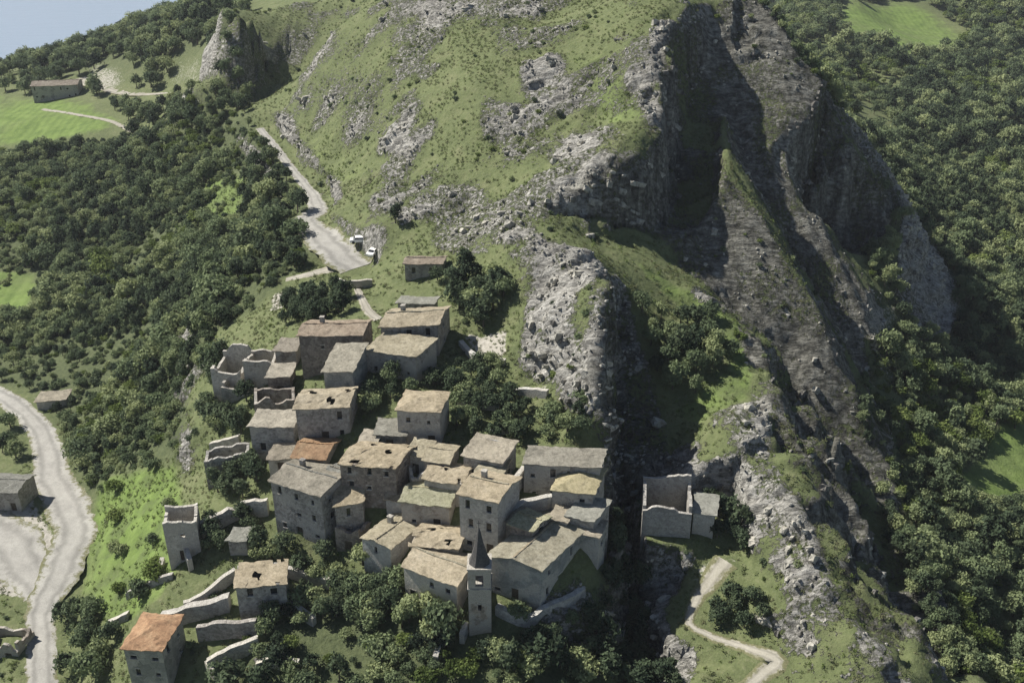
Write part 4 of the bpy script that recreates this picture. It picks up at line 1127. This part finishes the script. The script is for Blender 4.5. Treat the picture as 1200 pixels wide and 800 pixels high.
def rock_field(name, label, count, seed, s0, s1, pw, weight, detail, sink, elong, mat='rock'):
    rr = np.random.RandomState(seed)
    cand = np.where(weight > 1e-4)[0]
    w_ = weight[cand] / weight[cand].sum()
    pick = rr.choice(cand, size=count, replace=False, p=w_)
    BV, BF = (boxy(IV2), IF2) if detail else (boxy(IV), IF)
    V, F = [], []
    bl = blocked(FX[pick], FY[pick], 0.1)
    for q, i in enumerate(pick):
        if bl[q]: continue
        s = s0 + (s1 - s0) * rr.rand() ** pw
        sc = np.array([s * rr.uniform(*elong), s * rr.uniform(0.55, 0.9), s * rr.uniform(0.5, 1.0)])
        b = (BV + rr.normal(0, 0.13, BV.shape)) * sc
        tl = rr.uniform(-0.7, -0.1); c, s_ = math.cos(tl), math.sin(tl)
        b = np.stack([b[:, 0] * c - b[:, 2] * s_, b[:, 1], b[:, 0] * s_ + b[:, 2] * c], 1)
        ang = 0.8 + rr.normal(0, 0.2); c, s_ = math.cos(ang), math.sin(ang)
        b = np.stack([b[:, 0] * c - b[:, 1] * s_, b[:, 0] * s_ + b[:, 1] * c, b[:, 2]], 1)
        b += PV[i] - nrm[i] * sink * s
        n = len(V); V += b.tolist(); F += [tuple(n + k for k in f) for f in BF]
    o = obj(name, new_mesh(name, V, F, M[mat]))
    tag(o, label, 'rocks', kind='stuff')
rkf = RK.ravel()
def pn(sc_, sd, gain_=3.0, off=0.3): return np.clip(fbm(FX / sc_, FY / sc_, FX * 0, 3, sd) * gain_ + off, 0, 1)
open_ = near * (rd > 0.9) * (FY < 420)
stepw = np.sqrt(1 + slope ** 2)
rock_field('limestone_slabs', 'large tilted limestone slabs breaking out of the ridge', 900, 5, 0.25, 0.85, 2.2, open_ * np.clip(rkf - 0.42, 0, 1) * pn(7, 63) * (1 - 0.9 * em.ravel()) * stepw, True, 0.7, (1.5, 3.4))
rock_field('limestone_rubble', 'loose pale limestone rubble strewn between the slabs', 3000, 6, 0.12, 0.42, 2.2, open_ * np.clip(rkf - 0.3, 0, 1) ** 1.5 * pn(4, 65) * (1 - 0.85 * em.ravel()), False, 0.2, (1.0, 1.8))
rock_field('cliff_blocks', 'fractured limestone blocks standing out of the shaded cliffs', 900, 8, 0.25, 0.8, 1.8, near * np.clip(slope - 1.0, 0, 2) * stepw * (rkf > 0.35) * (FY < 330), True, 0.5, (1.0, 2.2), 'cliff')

# ------------------------------------------------------------------ trees
def crown_mesh(name, mat, seed, rx, rz, nclump, leaf, per=9, flat=0.0):
    rr = np.random.RandomState(seed)
    V, F = [], []
    lobes = [(rr.uniform(-.45, .45) * rx, rr.uniform(-.45, .45) * rx, rr.uniform(-.25, .45) * rz, rr.uniform(.5, .72)) for _ in range(6)] + [(0, 0, 0, 0.75)]
    for q in range(nclump):
        lx, ly, lz, lr = lobes[rr.randint(len(lobes))]
        d = rr.normal(0, 1, 3); d /= np.linalg.norm(d)
        if d[2] < -0.3: d[2] *= -0.6
        rad = lr * (0.80 + 0.28 * rr.rand())
        c = np.array([lx + d[0] * rx * rad, ly + d[1] * rx * rad, lz + d[2] * rz * rad])
        for k in range(per):
            p = c + rr.normal(0, leaf * 0.9, 3)
            n = d + rr.normal(0, 0.55, 3); n /= np.linalg.norm(n)
            a = np.cross(n, rr.normal(0, 1, 3)); a /= np.linalg.norm(a) + 1e-9
            b = np.cross(n, a); sz = leaf * rr.uniform(0.6, 1.25)
            i = len(V)
            V += [p - a * sz, p - b * sz * 0.62 + n * sz * 0.12, p + a * sz, p + b * sz * 0.62 - n * sz * 0.1]
            F.append((i, i + 1, i + 2, i + 3))
    me = new_mesh(name, V, F, mat)
    return me

def trunk_mesh(name, h, r, seed, crown_z):
    rr = random.Random(seed); mb = MB()
    def limb(p0, p1, r0, r1, n=6):
        p0, p1 = Vector(p0), Vector(p1); ax = (p1 - p0).normalized(); u_ = ax.orthogonal().normalized(); w_ = ax.cross(u_)
        for i in range(n):
            a0, a1 = 2 * math.pi * i / n, 2 * math.pi * (i + 1) / n
            f = lambda p, r_, a: tuple(p + (u_ * math.cos(a) + w_ * math.sin(a)) * r_)
            mb.quad(f(p0, r0, a0), f(p0, r0, a1), f(p1, r1, a1), f(p1, r1, a0))
    bend = (rr.uniform(-.2, .2), rr.uniform(-.2, .2), h)
    limb((0, 0, -0.8), bend, r, r * 0.65)
    for k in range(4):
        a = k * 1.57 + rr.random()
        limb(bend, (math.cos(a) * crown_z * 0.5, math.sin(a) * crown_z * 0.5, h + crown_z * rr.uniform(0.4, 0.8)), r * 0.5, r * 0.15, 5)
    return new_mesh(name, mb.V, mb.F, M['bark'])

TREE = []      # (crown mesh, trunk mesh, crown centre height)
for k, (mt, rx, rz_, hz_) in enumerate([('leaf', 2.5, 2.0, 2.3), ('leaf', 2.0, 2.6, 3.0), ('leaf', 2.9, 1.7, 2.1), ('leaf_dark', 2.2, 2.2, 2.6), ('leaf_dark', 1.6, 3.0, 3.3), ('leaf_lime', 2.3, 1.7, 2.0)]):
    TREE.append((crown_mesh('crown', M[mt], 30 + k, rx, rz_, 95, 0.30), trunk_mesh('trunk', 1.6, 0.2, k, 2.0), hz_))
BUSH = []
for k, mt in enumerate(['leaf', 'leaf', 'leaf_dark', 'leaf_lime']):
    BUSH.append((crown_mesh('foliage', M[mt], 60 + k, 1.1, 0.85, 45, 0.20), trunk_mesh('stem', 0.3, 0.08, 40 + k, 0.7), 0.6))

def scatter(poly, spacing, rr, maxslope=1.6, rockmax=0.5, keep=1.0, lushcut=0.4):
    poly = np.array(poly); lo, hi = poly.min(0), poly.max(0)
    gx_, gy_ = np.meshgrid(np.arange(lo[0], hi[0], spacing), np.arange(lo[1], hi[1], spacing))
    x = gx_.ravel() + rr.uniform(-.5, .5, gx_.size) * spacing; y = gy_.ravel() + rr.uniform(-.5, .5, gx_.size) * spacing
    m = in_poly(x, y, poly) & (rr.rand(x.size) < keep)
    x, y = x[m], y[m]
    if not x.size: return x, y
    m = (gridval(slope.reshape(MX.shape), x, y) < maxslope) & (gridval(RK, x, y) < rockmax) & (road_dist(x, y) > 1.2) & ~blocked(x, y, 0.25) & (gridval(c_lush.reshape(MX.shape), x, y) < lushcut) & (gridval(c_dirt.reshape(MX.shape), x, y) < 0.3)
    return x[m], y[m]

rr = np.random.RandomState(77)
T_X, T_Y, T_K, T_S, T_G = [], [], [], [], []
def add_trees(x, y, kinds, s0, s1, grp):
    for a, b in zip(x, y):
        T_X.append(a); T_Y.append(b); T_K.append(kinds[rr.randint(len(kinds))]); T_S.append(rr.uniform(s0, s1)); T_G.append(grp)
def forest(x, y, kinds, s0, s1, grp, gap=-0.30):
    n_ = fbm(x / 26, y / 26, x * 0, 3, 101); k_ = fbm(x / 34, y / 34, x * 0 + 9, 3, 103)
    for a, b, n, kk in zip(x, y, n_, k_):
        if n < gap and rr.rand() < 0.8: continue
        big = 1.0 if rr.rand() < 0.75 else rr.uniform(1.15, 1.6)
        kd = kinds[rr.randint(len(kinds))]
        if kk > 0.1 and rr.rand() < 0.5: kd = 5
        elif kk < -0.25 and rr.rand() < 0.5: kd = 3
        sz = s0 + (s1 - s0) * rr.rand() ** 1.5
        if n < gap + 0.12: sz *= 0.65
        T_X.append(a); T_Y.append(b); T_K.append(kd); T_S.append(sz * big); T_G.append(grp)
forest(*scatter(wood_world['left'], 2.5, rr, rockmax=0.55), [0, 0, 1, 2, 3, 1, 2], 0.42, 1.05, 'left')
forest(*scatter(wood_world['lower'], 2.5, rr), [0, 0, 2, 5, 3], 0.45, 1.0, 'lower', -0.32)
wr = np.array(wood_world['right'])
def clip_y(poly, y0, y1):
    return lambda x, y: (y >= y0) & (y < y1)
for y0, y1, sp, s0, s1 in ((100, 260, 2.6, .45, 1.05), (260, 420, 3.1, .6, 1.2), (420, 700, 4.4, .85, 1.6), (700, 1300, 7.5, 1.3, 2.4)):
    x, y = scatter(np.array([(58, y0), (640 if y0 > 400 else 330, y0), (640 if y0 > 400 else 330, y1), (58, y1)]), sp, rr, 1.5, 0.5)
    m = in_poly(x, y, wr) | (y > 480) | ((y > 296) & (x > 92))
    forest(x[m], y[m], [0, 0, 1, 2, 3, 1], s0, s1, 'right', -0.36)
x, y = scatter(wood_world['coast'], 5.0, rr, 2.0)
add_trees(x, y, [0, 1, 3], 0.9, 1.6, 'coast')
x, y = scatter(np.array([(-420, 470), (-130, 430), (-130, 640), (-420, 640)]), 7.0, rr, 2.0)
add_trees(x, y, [0, 1, 3], 1.0, 1.7, 'coast')
def clump(px, sp, kinds, s0, s1, grp, keep=1.0, **kw):
    x, y = scatter(np.array(world_poly(px)), sp, rr, keep=keep, rockmax=kw.get('rockmax', 0.75), maxslope=kw.get('rockmax', 0.75) * 3.4, lushcut=kw.get('lushcut', 0.9))
    add_trees(x, y, kinds, s0, s1, grp)
VT = 'village'
clump([(330,346),(412,344),(408,374),(332,380)], 2.2, [3, 4, 3], 0.5, 0.85, 'under the lane above the pinkish-roofed house')
clump([(500,320),(590,325),(590,370),(545,385),(530,350)], 2.6, [3, 4, 0], 0.7, 1.1, 'in the thicket left of the slanting rock slabs')
clump([(440,255),(470,262),(475,290),(448,290)], 2.4, [3, 4], 0.7, 1.0, 'on the grass behind the parked cars')
clump([(425,415),(500,425),(590,425),(600,470),(520,470),(520,455),(460,470),(425,500),(415,450)], 2.5, [0, 3, 3, 2], 0.45, 0.85, 'in the gardens around the square detached house')
clump([(525,470),(620,462),(700,470),(705,525),(610,520),(525,515)], 2.7, [3, 2, 0, 3], 0.45, 0.85, 'on the terraces behind the long grey house')
clump([(240,435),(300,445),(300,480),(285,520),(238,500)], 2.6, [3, 4, 0], 0.7, 1.1, 'below the pale ruins on the western edge')
clump([(240,545),(315,540),(315,580),(250,590)], 2.5, [3, 4], 0.7, 1.0, 'above the curved garden wall')
clump([(300,640),(380,640),(430,680),(470,700),(420,740),(310,730)], 2.6, [0, 0, 3], 0.5, 0.9, 'below the tall grey house')
clump([(230,620),(300,600),(310,650),(240,660)], 2.4, [3, 0], 0.5, 0.9, 'around the tiny stone hut', 0.8)
clump([(725,545),(745,640),(800,800),(690,800),(690,720),(715,700)], 2.2, [4, 3], 0.6, 1.0, 'in the shaded gully east of the church', rockmax=2.0)
clump([(420,655),(475,690),(540,715),(545,760),(420,740),(380,690)], 2.5, [0, 3, 1], 0.6, 1.0, 'at the foot of the lichen-roofed houses')
clump([(590,705),(690,705),(690,745),(585,745)], 2.4, [3, 0], 0.5, 0.85, 'below the churchyard wall')
clump([(740,345),(840,372),(862,430),(800,475),(775,450)], 2.8, [0, 3, 1], 0.6, 1.1, 'in the hollow under the eastern rim', 0.85)
clump([(820,590),(870,600),(878,645),(835,650)], 2.4, [3, 4], 0.6, 0.9, 'beside the lone roofless house')
clump([(840,690),(900,690),(905,740),(835,735)], 2.3, [0, 3], 0.5, 0.8, 'beside the eastern footpath', 0.7)
clump([(95,700),(130,745),(120,800),(60,800),(60,735)], 2.8, [0, 3, 0], 0.7, 1.1, 'left', 0.8)
clump([(10,475),(55,530),(60,590),(0,545)], 3.0, [0, 3], 0.6, 1.0, 'left', 0.9)
clump([(30,590),(62,620),(58,650),(40,640)], 2.4, [0, 5], 0.4, 0.6, 'left', 0.8)
clump([(120,590),(200,570),(200,680),(130,740),(110,680)], 4.2, [5, 0, 5], 0.5, 0.9, 'left', 0.6)
clump([(1028,560),(1062,620),(1100,690),(1142,790),(1112,795),(1070,700),(1040,640)], 2.1, [3, 0, 4], 0.4, 0.8, 'right', rockmax=2.0)
clump([(1040,410),(1190,480),(1190,560),(1060,560)], 7.0, [5], 0.8, 1.3, 'right', 0.5)
clump([(110,110),(290,105),(300,140),(170,160)], 4.0, [0, 3, 1], 0.7, 1.2, 'coast', 0.7)
T_X, T_Y, T_S = np.array(T_X), np.array(T_Y), np.array(T_S)
T_K = np.array(T_K); T_Z = H(T_X, T_Y)

def in_view(x, y, z, mg=20):
    u, v, dep = project(np.stack([x, y, z], -1))
    vis = (u > -mg) & (u < 1200 + mg) & (v > -mg) & (v < 800 + mg)
    for f in np.linspace(0.35, 0.985, 60):
        hz_ = CAM_Z + (z + 2.5 - CAM_Z) * f
        vis &= H(x * f, y * f) < hz_ + 0.5
    return vis, dep
vis, dep = in_view(T_X, T_Y, T_Z)
FAR = ('left', 'right', 'coast')
G_ = np.array(T_G)
score = np.where(vis, T_S / dep, 0) * np.where(np.isin(G_, FAR), 1.0, 1.6)
order = np.argsort(-score)[:300]
chosen = np.zeros(len(T_X), bool); chosen[order] = score[order] > 0
WHERE = dict(lower='in the wood below the church', left='on the western slope near the valley road', right='at the edge of the eastern valley forest', coast='on the coastal hill')
for i in np.where(chosen)[0]:
    cm, tm, hz_ = TREE[T_K[i]]
    dk = 1 if T_K[i] in (3, 4) else 2 if T_K[i] == 5 else 0
    root = empty('broadleaf_tree', (T_X[i], T_Y[i], T_Z[i]), rr.uniform(0, 6.28))
    s = T_S[i]; root.scale = (s * rr.uniform(.9, 1.15), s * rr.uniform(.9, 1.15), s * rr.uniform(.85, 1.15))
    lb = ('mid green bushy', 'dark green', 'lime green')[dk] + ' tree ' + WHERE.get(T_G[i], T_G[i])
    tag(root, lb, 'tree', lb.replace('tree', 'trees', 1))
    c = obj('crown', cm, root, (0, 0, hz_)); obj('trunk', tm, root)

def instance_field(name, label, cat, x, y, z, s, kinds, protos, sink=0.0):
    """one mass of foliage: points carrying instances of a few plants"""
    col = bpy.data.collections.new(name + '_plants')
    for k, (cm, tm, hz_) in enumerate(protos):
        me = bpy.data.meshes.new(name + '_plant')
        n1_ = len(cm.vertices); co = np.empty(n1_ * 3); cm.vertices.foreach_get('co', co); co = co.reshape(-1, 3) + np.array([0, 0, hz_])
        n2_ = len(tm.vertices); c2 = np.empty(n2_ * 3); tm.vertices.foreach_get('co', c2); c2 = c2.reshape(-1, 3)
        f1 = [tuple(p.vertices) for p in cm.polygons]; f2 = [tuple(v + n1_ for v in p.vertices) for p in tm.polygons]
        me.from_pydata(np.concatenate([co, c2]).tolist(), [], f1 + f2)
        me.materials.append(cm.materials[0]); me.materials.append(M['bark'])
        me.polygons.foreach_set('material_index', [0] * len(f1) + [1] * len(f2))
        o = bpy.data.objects.new('%s_%02d' % (name, k), me); col.objects.link(o)
    pm = bpy.data.meshes.new(name); pm.from_pydata(np.stack([x, y, z - sink], 1).tolist(), [], [])
    at_ = pm.attributes.new('psize', 'FLOAT', 'POINT'); at_.data.foreach_set('value', s.astype(np.float32))
    ak = pm.attributes.new('pkind', 'INT', 'POINT'); ak.data.foreach_set('value', kinds.astype(np.int32))
    o = obj(name, pm); tag(o, label, cat, kind='stuff')
    ng = bpy.data.node_groups.new(name, 'GeometryNodeTree')
    ng.interface.new_socket('Geometry', in_out='INPUT', socket_type='NodeSocketGeometry'); ng.interface.new_socket('Geometry', in_out='OUTPUT', socket_type='NodeSocketGeometry')
    N_ = ng.nodes; gi, go = N_.new('NodeGroupInput'), N_.new('NodeGroupOutput')
    ip, ci = N_.new('GeometryNodeInstanceOnPoints'), N_.new('GeometryNodeCollectionInfo')
    ci.inputs['Collection'].default_value = col; ci.inputs['Separate Children'].default_value = True; ci.inputs['Reset Children'].default_value = True
    a1, a2 = N_.new('GeometryNodeInputNamedAttribute'), N_.new('GeometryNodeInputNamedAttribute')
    a1.data_type = 'FLOAT'; a1.inputs['Name'].default_value = 'psize'; a2.data_type = 'INT'; a2.inputs['Name'].default_value = 'pkind'
    rv = N_.new('FunctionNodeRandomValue'); rv.data_type = 'FLOAT_VECTOR'; rv.inputs['Max'].default_value = (0.12, 0.12, 6.28)
    ip.inputs['Pick Instance'].default_value = True
    lk = ng.links.new
    lk(gi.outputs[0], ip.inputs['Points']); lk(ci.outputs[0], ip.inputs['Instance']); lk(a2.outputs['Attribute'], ip.inputs['Instance Index'])
    lk(a1.outputs['Attribute'], ip.inputs['Scale']); lk(rv.outputs['Value'], ip.inputs['Rotation']); lk(ip.outputs[0], go.inputs[0])
    md = o.modifiers.new('plants', 'NODES'); md.node_group = ng
    return o
rest = ~chosen
for nm, lab, gs in (('western_forest', 'dense dark green forest covering the western valley', ['left', 'coast']),
                    ('eastern_forest', 'dense green forest filling the valley east of the cliffs', ['right']),
                    ('village_thicket', 'dense trees massed below and between the houses', None)):
    m = rest & (np.isin(G_, gs) if gs else ~np.isin(G_, FAR))
    if m.any(): instance_field(nm, lab, 'forest', T_X[m], T_Y[m], T_Z[m], T_S[m], T_K[m], TREE)

# shrubs and tussocks on the open ridge
bx_, by_ = scatter(np.array([(-110, 100), (80, 100), (100, 330), (60, 420), (-112, 420)]), 2.2, rr, 3.0, 2.0, 0.30, 2.0)
for nm_ in ('left', 'right'):
    ax_, ay_ = scatter(wood_world[nm_], 2.4, rr, 3.0, 2.0, 0.6, 2.0)
    k_ = (ay_ < 420) & ((fbm(ax_ / 26, ay_ / 26, ax_ * 0, 3, 101) < -0.1))
    bx_, by_ = np.concatenate([bx_, ax_[k_]]), np.concatenate([by_, ay_[k_]])
wd_ = in_poly(bx_, by_, wood_world['left']) | in_poly(bx_, by_, wood_world['right'])
bn = fbm(bx_ / 16, by_ / 16, bx_ * 0, 3, 91)
m = wd_ | ((bn > 0.2) & (rr.rand(bx_.size) < 0.6)) | (rr.rand(bx_.size) < 0.03)
bx_, by_ = bx_[m], by_[m]
bk = rr.choice([0, 0, 1, 2, 3], bx_.size)
instance_field('ridge_shrubs', 'scattered green shrubs and tussocks over the ridge and rocks', 'shrubs', bx_, by_, H(bx_, by_), rr.uniform(0.25, 0.85, bx_.size) * np.where(wd_[m], 1.5, 1.0), bk, BUSH, 0.1)

# grass tufts and low weeds: texture of the open ground
TUFT = []
for k, mt in enumerate(['tuft_a', 'tuft_b', 'tuft_c']):
    TUFT.append((crown_mesh('tuft', M[mt], 80 + k, 0.42, 0.26, 7, 0.13, 5), trunk_mesh('tuft_stem', 0.05, 0.02, 70 + k, 0.1), 0.12))
gx_, gy_ = np.meshgrid(np.arange(-105, 62, 0.95), np.arange(102, 300, 0.95))
gx2, gy2 = np.meshgrid(np.arange(-112, 40, 1.3), np.arange(300, 420, 1.3))
gx_, gy_ = np.concatenate([gx_.ravel(), gx2.ravel()]), np.concatenate([gy_.ravel(), gy2.ravel()])
tx_ = gx_.ravel() + rr.uniform(-.5, .5, gx_.size); ty_ = gy_.ravel() + rr.uniform(-.5, .5, gx_.size)
m = (rr.rand(tx_.size) < 0.25 + 0.75 * np.clip(fbm(tx_ / 5, ty_ / 5, tx_ * 0, 3, 95) * 2 + 0.3, 0, 1)) & (road_dist(tx_, ty_) > -0.15) & ~blocked(tx_, ty_) & (gridval(RK, tx_, ty_) < 0.62) & (gridval(c_wood.reshape(MX.shape), tx_, ty_) < 0.5)
tx_, ty_ = tx_[m], ty_[m]
lushy = gridval(c_lush.reshape(MX.shape), tx_, ty_) > 0.3
tk = np.where(lushy, rr.choice([1, 1, 0], tx_.size), rr.choice([0, 0, 2, 2, 1], tx_.size))
instance_field('grass_tufts', 'rough grass and weeds growing over the open slopes', 'grass', tx_, ty_, H(tx_, ty_), rr.uniform(0.5, 1.15, tx_.size), tk, TUFT, 0.06)

# thin summer haze
hb = MB(); hb.box(-26100, 26100, -26100, 26100, -241.5, 118)
hz_o = hb.build('haze', None)
tag(hz_o, 'thin pale summer haze over the whole valley', 'haze', kind='stuff')
hm = bpy.data.materials.new('thin_haze'); hm.use_nodes = True
hn = hm.node_tree.nodes; hn.clear()
ho = hn.new('ShaderNodeOutputMaterial'); hv = hn.new('ShaderNodeVolumePrincipled')
hv.inputs['Color'].default_value = (0.86, 0.91, 1.0, 1); hv.inputs['Density'].default_value = 0.00009; hv.inputs['Anisotropy'].default_value = 0.2
hm.node_tree.links.new(hv.outputs[0], ho.inputs['Volume'])
hz_o.data.materials.append(hm)
